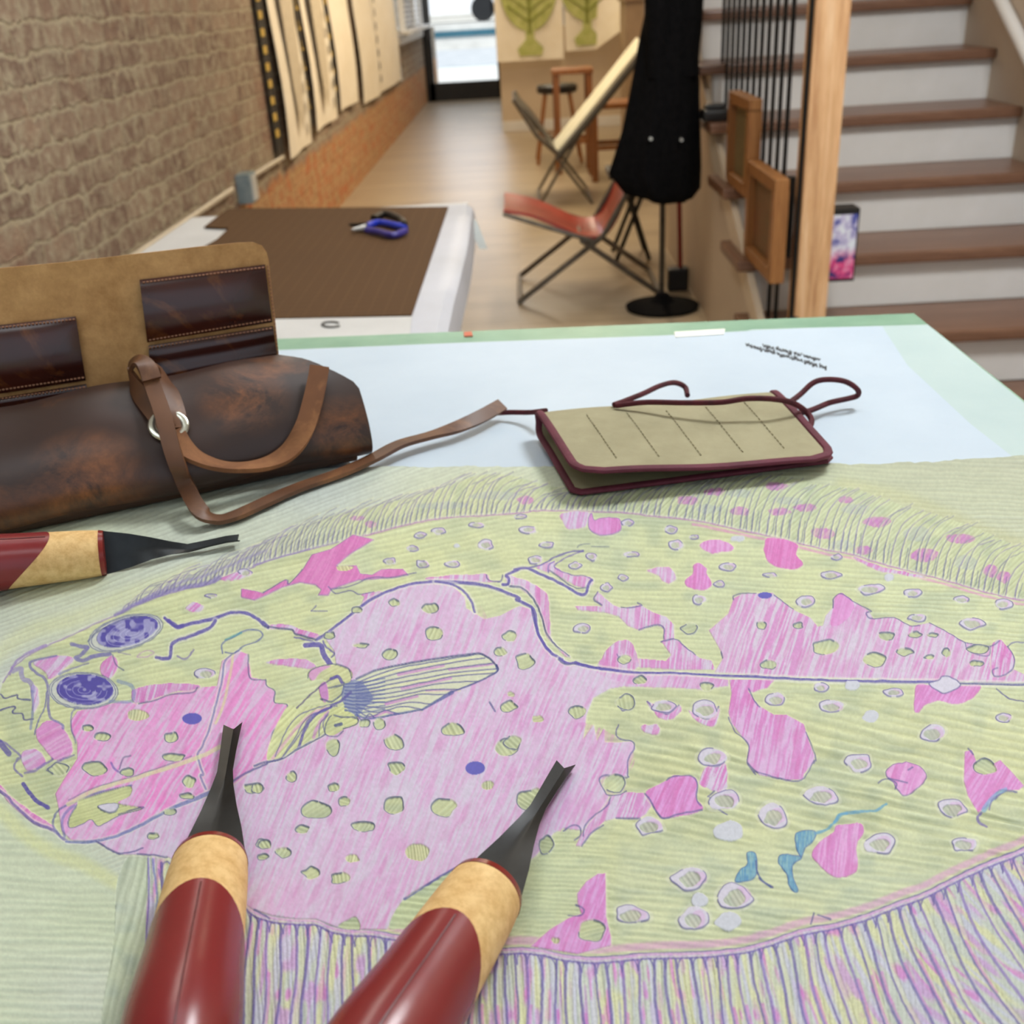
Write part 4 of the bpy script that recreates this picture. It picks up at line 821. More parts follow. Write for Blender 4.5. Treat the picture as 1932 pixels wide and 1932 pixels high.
sling(P_[:31], 4.36, 4.78, .018, M_RED, ch, 'seat'); sling(P_[30:], 4.36, 4.78, .01, M_RED, ch, 'backrest')
for y in (4.35, 4.79):
    MB().tube(cr([(-.10, y, .38), (.14, y, .295), (.27, y, .25)], 4), .009).build('seat_rail', M_STEEL, ch, True)
    MB().tube([(-.05, y, .012), (.31, y, .27), (.43, y, .47)], .012).build('leg', M_STEEL, ch, True)
    MB().tube([(.55, y, .012), (.22, y, .255)], .012).build('leg', M_STEEL, ch, True)
MB().rod((-.05, 4.35, .012), (-.05, 4.79, .012), .011).build('front_foot_rail', M_STEEL, ch, True)
MB().rod((.55, 4.35, .012), (.55, 4.79, .012), .011).build('rear_foot_rail', M_STEEL, ch, True)
MB().rod((.22, 4.35, .25), (.22, 4.79, .25), .009).build('crossbar', M_STEEL, ch, True)
c2 = thing('folding_chair', (.3, 6.8, 0), 'folding lounge chair with long cream backrest, behind the red chair', 'chair')
sling(cr([(.20, 6.8, .31), (.45, 6.8, .58), (.74, 6.8, .90)], 6), 6.6, 7.1, .01, M_CREAM, c2, 'backrest')
for y in (6.58, 7.12):
    MB().tube([(.20, y, .285), (.45, y, .55), (.75, y, .88)], .02).build('back_rail', M_DGREY, c2, True)
    MB().tube([(.22, y, .29), (.08, y, .42), (-.05, y, .63)], .016).build('side_rail', M_STEEL, c2, True)
    MB().rod((.20, y, .28), (.40, y, .012), .010).build('leg', M_STEEL, c2, True); MB().rod((.38, y, .48), (.08, y, .012), .010).build('leg', M_STEEL, c2, True)
G = [[(.20-.25*i/8, 6.6+.5*j/8, .30+.33*i/8+.03*math.sin(i/8*3.1)) for j in range(9)] for i in range(9)]
MB().sheet(G, .01).build('seat', M_DGREY, c2, True)
for x in (.40, .08): MB().rod((x, 6.58, .012), (x, 7.12, .012), .010).build('foot_rail', M_STEEL, c2, True)
# ---------------------------------------------------------------- coat stand with coat, broom, dark stool
M_COAT = mat('black_wool', (9, 9, 10), (17, 16, 17), 60, .95, bm=.3)
M_COAT.node_tree.nodes['Principled BSDF'].inputs['Specular IOR Level'].default_value = .1
cs = thing('coat_stand', (.53, 4.2, 0), 'slim grey coat stand with a round black base under the coat', 'coat stand')
MB().rod((.535, 4.2, .02), (.535, 4.2, 1.72), .012).build('pole', mat('stand_pole', (70, 68, 66), (90, 88, 84), 20, .3, .7), cs, True)
MB().lathe([(.145, 0), (.15, .012), (.05, .03), (.025, .06)], (.535, 4.18, 0)).build('base', M_COAT, cs, True)
for k in range(4):
    a = k*math.pi/2+.4; MB().tube(cr([(.535, 4.2, 1.62), (.535+.07*math.cos(a), 4.2+.07*math.sin(a), 1.64), (.535+.11*math.cos(a), 4.2+.11*math.sin(a), 1.71)], 5), .007).build('hook', M_BLKM, cs, True)
co = thing('coat', (.5, 4.12, .45), 'long black wool coat hanging on the coat stand', 'coat')
rg = []
for z, cx, wx, wy in ((.43, .53, .12, .09), (.47, .535, .145, .10), (.55, .505, .175, .11), (.7, .53, .147, .11), (.85, .545, .128, .105), (1.0, .555, .108, .10), (1.13, .565, .085, .09), (1.3, .565, .085, .085), (1.42, .56, .10, .085), (1.5, .56, .085, .07), (1.56, .555, .04, .04)):
    r_ = []
    for k in range(48):
        a = 2*math.pi*k/48; f = 1+.09*math.sin(a*7+z*3)*(1.6-z)*.8+.04*math.sin(a*13)
        zz_ = z+(.035*max(0, -math.cos(a)) if z < .46 else 0)
        x_ = cx+wx*f*math.cos(a); y_ = 4.18+wy*f*math.sin(a)
        r_.append((x_*.93-.004, y_*.94, 1.18-(1.18-zz_)*.94))
    rg.append(r_)
MB().rings(rg).build('coat_body', M_COAT, co, True, 80)
G = [[(.53+.07*math.cos(a)*(1+.2*i/4), 3.94+.06*math.sin(a)*(1+.2*i/4), 1.575-.03*i) for a in np.linspace(-2.9, -.25, 13)] for i in range(5)]
MB().sheet(G, .006).build('collar', M_COAT, co, True)
MB().tube(cr([(.47, 3.90, 1.42), (.47, 3.87, 1.15), (.47, 3.87, .90)], 5), [.05]*4+[.045]*4+[.042]*3, 14).build('sleeve', M_COAT, co, True)
MB().tube(cr([(.58, 3.90, 1.42), (.58, 3.88, 1.15), (.57, 3.88, .90)], 5), [.05]*4+[.045]*4+[.042]*3, 14).build('sleeve', M_COAT, co, True)
M_BTN = mat('button_metal', (190, 186, 176), None, 10, .25, .8)
for (px, py, Y) in ((1228, 262, 3.80), (1286, 264, 3.80)):
    p = ony(px, py, Y); MB().rod(tuple(p+(0, .05, 0)), tuple(p), .006).build('button', M_BTN, co, True)
bo = thing('broom', (.62, 4.35, 0), 'broom with thin red handle and black head beside the coat stand', 'broom')
MB().rod((.645, 4.45, .10), (.615, 4.47, 1.15), .010).build('handle', mat('red_handle', (120, 20, 22), None, 10, .3), bo, True)
MB().box((.635, 4.45, .05), (.09, .06, .1), bev=.01).build('brush_head', M_BLACK, bo)
ds = thing('folding_stool', (.46, 5.1, 0), 'dark folding stool mostly hidden behind the black coat', 'stool')
MB().box((.52, 5.15, .40), (.26, .26, .03), bev=.005).build('seat', M_BLACK, ds)
for sx, sy in ((-1, -1), (1, -1), (-1, 1), (1, 1)): MB().rod((.52+sx*.06, 5.15+sy*.11, .39), (.50-sx*.08, 5.15+sy*.11, .0), .011).build('leg', M_BLKM, ds, True)
# ---------------------------------------------------------------- stairs
RUN, RISE, SY, SZ = .28, .17, 2.92, .24
stc = thing('staircase', (1.17, 3.5, 0), 'white-risered staircase with stained oak treads and an oak newel post', 'staircase')
for k in range(-1, 9):
    y, z = SY+RUN*k, SZ+RISE*k
    x0 = .64
    MB().box(((x0+1.70)/2, y+(RUN+.03)/2, z-.0175), (1.70-x0, RUN+.03, .035), bev=.008).build('tread', M_TREAD, stc)
    MB().box(((.70+1.70)/2, y+.035+.01, z-.035-(RISE-.035)/2), (1.70-.70, .02, RISE-.035)).build('riser', M_WHITE, stc)
side = [(.69, SY-.28+.04, 0)]
for k in range(-1, 9):
    y, z = SY+RUN*k+.045, SZ+RISE*k-.035
    side += [(.69, y, z), (.69, y+RUN, z)]
side += [(.69, SY+RUN*8+.045+RUN, 0)]
MB().prism(side, (.02, 0, 0)).build('side_panel', mat('stair_side_paint', (196, 180, 160), (204, 190, 170), 2, .6), stc)
sl = (RISE/RUN); y0 = SY-.28
MB().prism([(.672, y0-.02, .0), (.672, y0-.02, .075), (.672, y0+2.9, .075+2.9*sl-.28), (.672, y0+2.9, 2.9*sl-.36)], (.02, 0, 0)).build('skirt_moulding', mat('moulding_paint', (204, 190, 168), None, 3, .5), stc)
MB().prism([(1.685, y0-.1, .16), (1.685, y0-.1, .36), (1.685, y0+2.9, .36+3.0*sl), (1.685, y0+2.9, .16+3.0*sl)], (.014, 0, 0)).build('wall_skirt', mat('wall_skirt_paint', (190, 172, 152), None, 3, .6), stc)
hr0, hr1 = onx(1888, 0, 1.66), onx(1932, 90, 1.66); dv = (hr1-hr0)/abs(hr1[1]-hr0[1])
MB().tube([tuple(hr0-dv*1.5), tuple(hr0+dv*2.2)], .022, 12).build('wall_rail', M_WHITE, stc, True)
nw = MB().box((.80, 2.965, .68), (.09, .09, 1.36), bev=.004).box((.80, 2.965, 1.38), (.11, .11, .04), bev=.006); nw.build('newel_post', M_OAK, stc)
for k in range(14):
    y = 2.88+k*.094
    if abs(y-2.965) < .05: continue
    i = max(-1, int((y-SY)//RUN)); zt = SZ+RISE*i
    MB().rod((.735, y, zt), (.735, y, 1.30+max(0, y-2.9)*sl), .0065, 8).build('baluster', M_BLKM, stc, True)
MB().tube([(.75, 2.95, 1.30), (.735, 4.6, 1.31+1.7*sl)], .026, 12).build('banister', M_OAK, stc, True)
# things standing on the treads
def frame(x, y0, y1, z, h, lab, pc):
    o = thing('picture_panel', (x, (y0+y1)/2, z), lab, 'frame', None); L = y1-y0; y = (y0+y1)/2
    f = MB().box((x, y, z+.018), (.04, L, .036), bev=.003).box((x, y, z+h-.018), (.04, L, .036), bev=.003)
    f.box((x, y0+.02, z+h/2), (.04, .04, h-.06)).box((x, y1-.02, z+h/2), (.04, .04, h-.06)).build('frame_rails', M_OAKD, o)
    MB().box((x+.006, y, z+h/2), (.01, L-.06, h-.06)).build('panel', pc, o)
frame(.695, 3.30, 3.64, SZ+2*RISE, .285, 'wooden frame on the upper of two stair treads, leaning on the black balusters', mat('olive_panel', (112, 96, 62), (126, 108, 72), 9, .6))
frame(.695, 2.91, 3.29, SZ+RISE, .285, 'wooden frame on the lower stair tread, nearest the newel post', mat('olive_brown_panel', (104, 84, 52), (124, 78, 46), 6, .6))
tag(MB().box((.79, 3.23, SZ+RISE+.12), (.035, .03, .24), bev=.002).build('display_board', M_BLACK), 'thin black panel standing on a tread between the balusters and the newel post', 'panel')
tag(MB().box((.67, 3.86, SZ+RISE*3+.021), (.09, .09, .04), bev=.012).box((.67, 3.86, SZ+RISE*3+.046), (.07, .05, .02), bev=.008).build('black_pouch', M_BLACK), 'small black pouch lying on an upper stair tread behind the balusters', 'pouch')
sc = MB()
aa = np.linspace(0, 4.2*math.pi, 60); sc.tube([(.735-.0+math.cos(a)*.028*(1-a/16), 2.86, .30+math.sin(a)*.028*(1-a/16)) for a in aa], .003, 6)
sc.tube(cr([(.763, 2.86, .30), (.758, 2.86, .27), (.735, 2.86, .242)], 6), .003, 6)
tag(sc.build('iron_scroll', M_BLKM, None, True), 'small curled wrought iron ornament at the foot of the newel post', 'ornament')
bk = thing('printed_box', (.888, 3.0, .395), 'small black-edged box with pale, blue and pink printed cover hung on the newel post', 'box')
MB().box((.888, 3.0, .495), (.084, .07, .205), bev=.002).build('box_body', M_BLACK, bk)
m, t, b = nt('printed_cover'); v = coord(t, (1, 1, 1)); n = noise(t, 26, 3, v); g = t.nodes.new('ShaderNodeSeparateXYZ'); t.links.new(v, g.inputs[0])
c1 = ramp(t, n.outputs[0], [(.38, (70, 80, 160)), (.5, (196, 190, 220)), (.6, (225, 232, 240))]); c2_ = ramp(t, n.outputs[0], [(.4, (40, 44, 110)), (.5, (220, 70, 130)), (.65, (225, 180, 210))])
mr = t.nodes.new('ShaderNodeMapRange'); mr.inputs[1].default_value = .05; mr.inputs[2].default_value = .09; t.links.new(g.outputs[2], mr.inputs[0])
t.links.new(mixc(t, mr.outputs[0], c2_, c1), b.inputs['Base Color']); b.inputs['Roughness'].default_value = .4
MB().box((.888, 2.963, .492), (.072, .003, .18)).build('cover', m, bk)
# ---------------------------------------------------------------- second table with brown cutting mat
M_TWH = mat('table_paper_white', (188, 188, 186), (200, 200, 198), 5, .6)
t2 = thing('work_table', (-.46, 1.9, 0), 'white paper-covered work table along the brick wall', 'table')
MB().box((-.4725, 1.93, .73), (.665, 1.2, .035), bev=.004).build('tabletop', M_TWH, t2)
for sx in (-.74, -.2):
    for sy in (1.4, 2.45): MB().box((sx, sy, .355), (.05, .05, .71)).build('leg', M_WHITE, t2)
# paper draping off the right edge
G = []
for i in range(25):
    y = 1.28+1.2*i/24; row = []
    for j in range(13):
        s_ = j/12*.24; x = -.30+s_
        if x < -.135: p = (x, y, .7495)
        else:
            e_ = x+.135; p = (-.135+.012*math.sin(min(e_/.02, 1)*1.2)+e_*.05+.002*math.sin(y*7), y, .7495-max(0, e_-.004)*.9)
        row.append(p)
    G.append(row)
tag(MB().sheet(G, -.0012).build('paper_cover', mat('draped_paper', (176, 178, 184), (188, 190, 198), 4, .55), None, True), 'white paper sheet draped over the right edge of the work table', 'paper')
m, t, b = nt('brown_cutting_mat'); v = coord(t); br = t.nodes.new('ShaderNodeTexBrick'); t.links.new(v, br.inputs['Vector']); br.offset = 0
for k, x in (('Scale', 1.0), ('Mortar Size', .0006), ('Brick Width', .0254), ('Row Height', .0254), ('Mortar Smooth', .3)): br.inputs[k].default_value = x
br.inputs['Color1'].default_value = lin((84, 60, 38))+(1,); br.inputs['Color2'].default_value = lin((84, 60, 38))+(1,); br.inputs['Mortar'].default_value = lin((118, 92, 62))+(1,)
n = noise(t, 5, 3, v); t.links.new(mixc(t, n.outputs[0], br.outputs[0], (80, 58, 38)), b.inputs['Base Color']); b.inputs['Roughness'].default_value = .8; b.inputs['Specular IOR Level'].default_value = .15
poly = [(430, 395), (846, 392), (777, 597), (525, 603), (300, 600), (380, 470), (410, 453), (432, 432), (385, 430)]
MB().prism([tuple(onz(x, y, .7505)) for x, y in poly][::-1], (0, 0, .0025)).build('cutting_mat', m)
tag(bpy.data.objects['cutting_mat'], 'large brown gridded cutting mat lying on the white work table', 'cutting mat')
sn = thing('snips', tuple(onz(710, 430, .753)), 'blue-handled snips lying on the brown cutting mat', 'snips')
M_BLUE = mat('blue_grip', (20, 44, 160), (34, 60, 190), 20, .35); zt = .762
def zp(*a, z=zt): return [tuple(onz(x, y, z)) for x, y in a]
MB().tube(cr(zp((690, 428), (712, 420), (740, 424), (764, 430)), 5), .007, 10).build('grip', M_BLUE, sn, True)
MB().tube(cr(zp((692, 434), (715, 438), (742, 444), (765, 436)), 5), .007, 10).build('grip', mat('purple_grip', (50, 44, 120), None, 20, .35), sn, True)
MB().tube(cr(zp((705, 412), (728, 404), (755, 414), (762, 424), z=.765), 5), .008, 10).build('spring_loop', M_BLACK, sn, True)
MB().tube(zp((664, 434), (690, 430)), [.003, .008], 8).build('jaw', mat('steel_jaw', (150, 150, 150), None, 20, .3, .8), sn, True)
MB().tube(zp((660, 424), (690, 427), z=.764), [.003, .008], 8).build('jaw', M_BLKM, sn, True)
tp = thing('paper_strip', tuple(onz(650, 612, .754)), 'white paper strip with a black curled mark at the near edge of the brown mat', 'paper')
MB().prism([tuple(onz(x, y, .754)) for x, y in ((480, 604), (777, 598), (772, 650), (480, 655))][::-1], (0, 0, .001)).build('strip', M_TWH, tp)
for cx in (625,): MB().tube([tuple(onz(cx+17*math.cos(a), 613+5*math.sin(a), .7555)) for a in np.linspace(.5, 5.6, 16)], .0022, 6).build('curled_mark', M_INKD, tp, True)
tg = MB().prism([tuple(onz(x, y, .70)) for x, y in ((896, 418), (902, 430), (919, 466), (900, 462))], (0, 0, .002)); tg = MB()
q = [tuple(ony(x, y, 2.36)) for x, y in ((893, 412), (900, 418), (920, 470), (904, 470), (896, 450))]
tg.prism(q, (0, .003, 0)); tag(tg.build('tape_scrap', mat('clear_tape', (216, 222, 220), None, 10, .15)), 'small translucent scrap of tape sticking out from the draped paper edge', 'tape')
# ---------------------------------------------------------------- near table
ZT = .9
m, t, b = nt('green_board'); v = coord(t); n = noise(t, 14, 4, v); n2 = noise(t, 5, 3, v)
g = ramp(t, n.outputs[0], [(.35, (122, 160, 134)), (.65, (142, 178, 152))]); st_ = ramp(t, n2.outputs[0], [(.60, (0, 0, 0)), (.66, (150, 150, 150))])
t.links.new(mixc(t, st_, g, (170, 176, 128)), b.inputs['Base Color']); b.inputs['Roughness'].default_value = .45
nt_ = thing('print_table', (-.2, .45, 0), 'near table with a worn pale green top under the paper and the carved block', 'table')
dA = (onz(1244, 608, ZT)-onz(600, 634, ZT)); dA /= np.linalg.norm(dA)
far_r = onz(1724, 591, ZT); far_l = far_r-dA*1.25; near_r = np.array([.353, -.05, ZT]); near_l = np.array([far_l[0], -.05, ZT])
MB().prism([tuple(p-(0, 0, .025)) for p in (near_l, near_r, far_r, far_l)], (0, 0, .025)).build('tabletop', m, nt_)
for x, y in ((-.8, .05), (.3, .05), (-.8, .82), (.3, .84)): MB().box((x, y, .4375), (.05, .05, .875)).build('leg', M_WHITE, nt_)
# two sheets of tracing paper
M_TR = mat('white_tracing_paper', (186, 201, 214), (195, 209, 221), 7, .55, bm=.25, bd=.003, bsc=9); M_TR2 = mat('thin_tracing_paper', (178, 198, 197), (188, 206, 204), 7, .5, bm=.2, bd=.003, bsc=9)
def zl(s, z): w_ = [float(q) for q in s.split()]; return [onz(w_[i], w_[i+1], z) for i in range(0, len(w_), 2)]
def flat(pts, th): return MB().prism([tuple(p) for p in pts], (0, 0, th))
pr = zl('1750 613 1932 751', ZT+.0002); e_ = pr[1]+(pr[1]-pr[0])*2.6
tag(flat([onz(1420, 622, ZT+.0002)]+[onz(1100, 700, ZT+.0002), np.array([.1, .05, ZT+.0002]), np.array([.345, .05, ZT+.0002]), pr[1]*[1, 1, 1]-(.004, 0, 0), pr[0]][::1], .0003).build('tracing_paper', M_TR2), 'thin greenish tracing paper sheet along the right edge of the near table', 'paper')
q = zl('600 657 900 646 1244 634 1500 620 1664 616 1712 690 1830 800 1932 880', ZT+.0007)
lp = thing('tracing_paper', (-.1, .8, ZT+.0007), 'large white tracing paper sheet with upside-down black handwriting across the near table', 'paper')
MB().prism([tuple(p) for p in [q[0]-dA*.55+np.array([0, -.004, 0])]+q[1:]+[np.array([.30, .1, ZT+.0007]), np.array([-.8, .1, ZT+.0007])]], (0, 0, .0004)).build('sheet', M_TR, lp)
M_PEN = mat('marker_ink', (38, 42, 48), None, 40, .6)
def scrib(x0, y0, x1, y1, n, seed, amp):
    r = random.Random(seed); mb = MB(); k = 0; L = math.hypot(x1-x0, y1-y0); w_ = 0
    while w_ < L-6:
        wl = r.choice((14, 20, 26, 32)); pts = []; m_ = int(wl/2.2)
        for i in range(m_+1):
            f = min(1, (w_+wl*i/m_)/L); px, py = x0+(x1-x0)*f, y0+(y1-y0)*f
            tall = 1.7 if r.random() < .22 else 1
            pts.append(onz(px+r.uniform(-1, 1), py+(amp if i % 2 else -amp)*tall*r.uniform(.6, 1.1), ZT+.0013))
        mb.tube(cr(pts, 5), .00055, 5, flat=.3); w_ += wl+4
    return mb
scrib(1440, 652, 1552, 680, 8, 3, 3.0).build('handwriting_line', M_PEN, lp); scrib(1408, 650, 1558, 694, 8, 9, 3.2).build('handwriting_line', M_PEN, lp)
tag(flat(zl('1272 627 1368 621 1366 631 1274 637', ZT+.0012), .0006).build('masking_tape', mat('white_tape', (232, 232, 224), None, 9, .5)), 'strip of white tape holding the paper at the far green edge', 'tape')
tag(flat(zl('875 628 890 627 892 635 876 636', ZT+.0002), .001).build('red_chip', mat('red_clay', (190, 96, 70), None, 9, .5)), 'tiny red chip on the green far edge of the near table', 'chip')
# ---------------------------------------------------------------- linoleum block: drawing and relief stored on a fine mesh
ZL = ZT+.0045
COLS = NW; ROWS = 900
ex = np.array([-150, 200, 700, 760, 800, 870, 950, 1300, 1570, 1640, 1700, 1760, 1800, 1870, 1932, 2120.]); ey = np.array([915, 898, 879, 878, 881, 878, 880, 877, 874, 875, 871, 871, 866, 862, 858, 850.])
top = np.interp(gx, ex, ey)+(vnoise(gx*.09, gx*0+3, 2)-.5)*3.5
jj = np.arange(ROWS)[:, None]/(ROWS-1.0); PYm = top[None]+(CY1-top[None])*jj; PXm = np.broadcast_to(gx[None], PYm.shape)
fi = np.clip((PYm-CY0)/STEP, 0, NH-1.001); i0_ = fi.astype(int); fr_ = (fi-i0_)[..., None]; cj = np.arange(NW)[None]
CC = COL[i0_, cj]*(1-fr_)+COL[i0_+1, cj]*fr_; HH = HGT[i0_, cj]*(1-fr_[..., 0])+HGT[i0_+1, cj]*fr_[..., 0]
V3 = np.stack([PXm-966.0, 966.0-PYm, np.full(PXm.shape, -FPX)], -1)@CM.T
tt = (ZL-1.18)/V3[..., 2]; PT = V3*tt[..., None]+CAM
# wide plain borders beyond what the drawing covers
XL, XR = -.56, .338
def side(col, X, n=26):
    out = []; oc = []; oh = []
    for k in range(n, 0, -1):
        f = (k/n)**1.3; p = PT[:, col].copy(); p[:, 0] = p[:, 0]*(1-f)+X*f; p[:, 1] = p[:, 1]*(1-f)+(PT[:, col, 1]-(X-PT[:, col, 0])*0.03)*f; out.append(p)
        c_ = GREY*.6+CARVE*.4; g_ = min(1, k/4); oc.append(CC[:, col]*(1-g_)+(c_*(1+.1*(vnoise(p[:, 1]*300, p[:, 0]*60, 5)-.5)[:, None]))*g_); oh.append(HH[:, col]*(1-g_)-.6*g_)
    return np.stack(out, 1), np.stack(oc, 1), np.stack(oh, 1)
a1, b1, c1_ = side(0, XL); a2, b2, c2_ = side(NW-1, XR)
PT = np.concatenate([a1, PT, a2[:, ::-1]], 1); CC = np.concatenate([b1, CC, b2[:, ::-1]], 1); HH = np.concatenate([c1_, HH, c2_[:, ::-1]], 1)
PT[..., 0] = np.clip(PT[..., 0], XL, XR)
ext = 10; P2 = np.stack([PT[-1]*[1, 0, 1]+np.stack([PT[-1][:, 0]*0, PT[-1][:, 1]*(1-k/ext)+.09*k/ext, PT[-1][:, 0]*0], 1) for k in range(1, ext+1)])
PT = np.concatenate([PT, P2]); CC = np.concatenate([CC, np.repeat(CC[-1:], ext, 0)]); HH = np.concatenate([HH, np.repeat(HH[-1:], ext, 0)])
PT[..., 2] = ZL+HH*.00075
nr_, nc_ = PT.shape[:2]
rim = lambda A, dz: np.concatenate([A[0], A[1:, -1], A[-1, :-1][::-1], A[1:-1, 0][::-1]])
idx = np.arange(nr_*nc_).reshape(nr_, nc_); ring = rim(idx, 0); ringp = rim(PT, 0).copy(); ringp[:, 2] = ZT+.0012
nv = nr_*nc_; co_ = np.concatenate([PT.reshape(-1, 3), ringp]).astype(np.float32)
q = np.stack([idx[:-1, :-1], idx[1:, :-1], idx[1:, 1:], idx[:-1, 1:]], -1).reshape(-1, 4)
k_ = np.arange(len(ring)); k2 = (k_+1) % len(ring); q2 = np.stack([ring[k_], ring[k2], nv+k2, nv+k_], -1)
F = np.concatenate([q, q2]).astype(np.int32); me = bpy.data.meshes.new('carved_linoleum')
me.vertices.add(len(co_)); me.vertices.foreach_set('co', co_.ravel()); me.loops.add(F.size); me.loops.foreach_set('vertex_index', F.ravel())
me.polygons.add(len(F)); me.polygons.foreach_set('loop_start', np.arange(0, F.size, 4, dtype=np.int32)); me.polygons.foreach_set('loop_total', np.full(len(F), 4, np.int32))
me.update(); me.polygons.foreach_set('use_smooth', np.ones(len(F), bool))
ca = me.color_attributes.new('drawing', 'FLOAT_COLOR', 'POINT'); L_ = np.where(CC <= .04045, CC/12.92, ((CC+.055)/1.055)**2.4).reshape(-1, 3)
rgba = np.ones((len(co_), 4), np.float32); rgba[:nv, :3] = L_; rgba[nv:, :3] = lin((170, 160, 120)); ca.data.foreach_set('color', rgba.ravel())
m, t, b = nt('linoleum'); at = t.nodes.new('ShaderNodeAttribute'); at.attribute_name = 'drawing'
hs = t.nodes.new('ShaderNodeHueSaturation'); hs.inputs['Saturation'].default_value = .93; hs.inputs['Value'].default_value = .95; t.links.new(at.outputs['Color'], hs.inputs['Color'])
t.links.new(hs.outputs[0], b.inputs['Base Color']); b.inputs['Roughness'].default_value = .5; b.inputs['Specular IOR Level'].default_value = .3
lino = bpy.data.objects.new('carved_linoleum_block', me); COLL.objects.link(lino); me.materials.append(m)
tag(lino, 'carved linoleum block with a pink, green and purple spotted flatfish drawing', 'linoleum block')
# ---------------------------------------------------------------- gouges
M_RUB = mat('dark_red_rubber', (124, 34, 36), (134, 40, 42), 10, .27, bm=.04, bd=.001, bsc=200); M_RIM = mat('red_lacquer_ring', (120, 30, 24), None, 9, .25)
m, t, b = nt('tan_cork_wood'); v = coord(t); n = noise(t, 260, 5, v, .7); n2 = noise(t, 60, 4, v); t.links.new(mixc(t, .5, ramp(t, n.outputs[0], [(.35, (200, 154, 92)), (.6, (240, 204, 142))]), ramp(t, n2.outputs[0], [(.35, (214, 170, 104)), (.65, (240, 206, 146))])), b.inputs['Base Color']); b.inputs['Roughness'].default_value = .7; bump(t, b, n.outputs[0], .3, .0004); M_CORK = m
M_BLADE = mat('blackened_steel', (26, 28, 30), (38, 41, 43), 90, .38, .35)
M_SEAM = mat('seam_red', (92, 22, 26), None, 9, .4)
def gouge(tip, mid, label, Lb, roll=0.0, bend=0.0, scale=1.0, hf=None, broll=0.0):
    tip = Vector(tip); mid = Vector(mid); ax = (mid-tip).normalized(); sd = ax.cross(Vector((0, 0, 1))).normalized(); upv = sd.cross(ax)
    o = thing('gouge', tuple(tip), label, 'gouge', None)
    hf = hf or (tip, ax)
    cb, sb = math.cos(broll), math.sin(broll)
    def ptb(s_, x, y):
        g = min(1, max(0, (s_-.012)/.05)); c2, s2 = math.cos(broll*g), math.sin(broll*g); return pt(s_, x*c2-y*s2, x*s2+y*c2)
    def pt(s_, x, y): return tip+ax*s_+sd*(x*scale)+upv*(y*scale)
    # blade: flat tang flaring to the handle, rolling into a narrow V channel at the tip
    sec = [(0, .0040, .42), (.008, .0037, .48), (.020, .0033, .5), (.032, .0031, .4), (.042, .0043, .3), (.054, .0066, .12), (.066, .0094, .04), (.082, .0124, 0), (.088, .0124, 0)]
    A = []; B = []
    for s_, hw, v_ in sec:
        s_ = s_*Lb/.082
        ra = []; rb = []
        for i in range(9):
            f = i/4-1; x = f*hw; y = v_*abs(f)*hw*1.15+bend*math.exp(-((s_-.030)/.014)**2)*.005-bend*.0
            notch = .0016*(1-abs(f)) if s_ == 0 else 0
            ra.append(ptb(s_+notch, x, y)); rb.append(ptb(s_+notch, x*.92, y-.0009))
        A.append(ra); B.append(rb)
    mb = MB(); mb.rings([a+b_[::-1] for a, b_ in zip(A, B)]); mb.build('blade', M_BLADE, o, True, 40)
    # handle
    L0 = Lb
    def rad(s_):
        return np.interp(s_, [0, .002, .010, .022, .034, .045, .058, .070, .082, .092, .101, .105], [.0126, .0131, .0137, .0142, .0146, .0150, .0160, .0167, .0160, .0136, .0085, .0])*scale
    n = 40
    def ring(s_fun, extra=0.0):
        out = []
        for k in range(n):
            a = 2*math.pi*k/n+roll; s_ = s_fun(a)
            r = rad(s_)+extra; p = tip+ax*(L0+s_)+sd*(r*math.cos(a))+upv*(r*math.sin(a)*.98); out.append(p)
        return out
    bnd = lambda a: .0385-.0120*math.sin(a)+.0015*math.sin(2*a+.6)
    MB().rings([ring(lambda a: .0005, -.0125*scale), ring(lambda a: 0.0)]+[ring(lambda a, f=f: .0012+(bnd(a)-.0012)*f) for f in np.linspace(0, 1, 9)]+[ring(bnd, -.002)]).build('collar', M_CORK, o, True, 50)
    MB().rings([ring(lambda a: -.0012, -.0115*scale), ring(lambda a: -.0012, .0), ring(lambda a: .0012, .0002), ring(lambda a: .0014, -.004)]).build('end_ring', M_RIM, o, True, 50)
    MB().rings([ring(bnd, -.0015), ring(bnd, .0003)]+[ring(lambda a, f=f: bnd(a)+(.105-bnd(a))*f, .0003 if f < .9 else 0) for f in (.06, .14, .24, .34, .44, .54, .63, .71, .78, .84, .89, .93, .96, .98, .995)]).build('handle', M_RUB, o, True, 60)
    hd = [c_ for c_ in bpy.data.objects if c_.parent == o and c_.name.startswith('handle')][-1]
    seam = [tip+ax*(L0+s_)+sd*((rad(s_)+.0003)*math.cos(1.75))+upv*((rad(s_)+.0003)*math.sin(1.75)*.98) for s_ in np.linspace(.0275, .098, 24)]
    MB().tube(seam, .00035, 5).build('mould_seam', M_SEAM, hd, True)
    return o
gouge(onz(441, 1372, ZL+.0012), onz(354, 1870, ZL+.0162), 'gouge lying left of the other near gouge, pointing straight up at the fish gill', .089)
gouge(onz(1068, 1446, ZL+.0012), onz(790, 1880, ZL+.0162), 'gouge at the bottom centre, slanted with its tip to the right on the pink belly', .078)
gouge(onz(452, 1019, ZL+.0030), onz(-10, 1062, ZL+.0165), 'gouge lying crosswise at the left edge in front of the brown leather roll', .074, bend=-.8, broll=1.15)
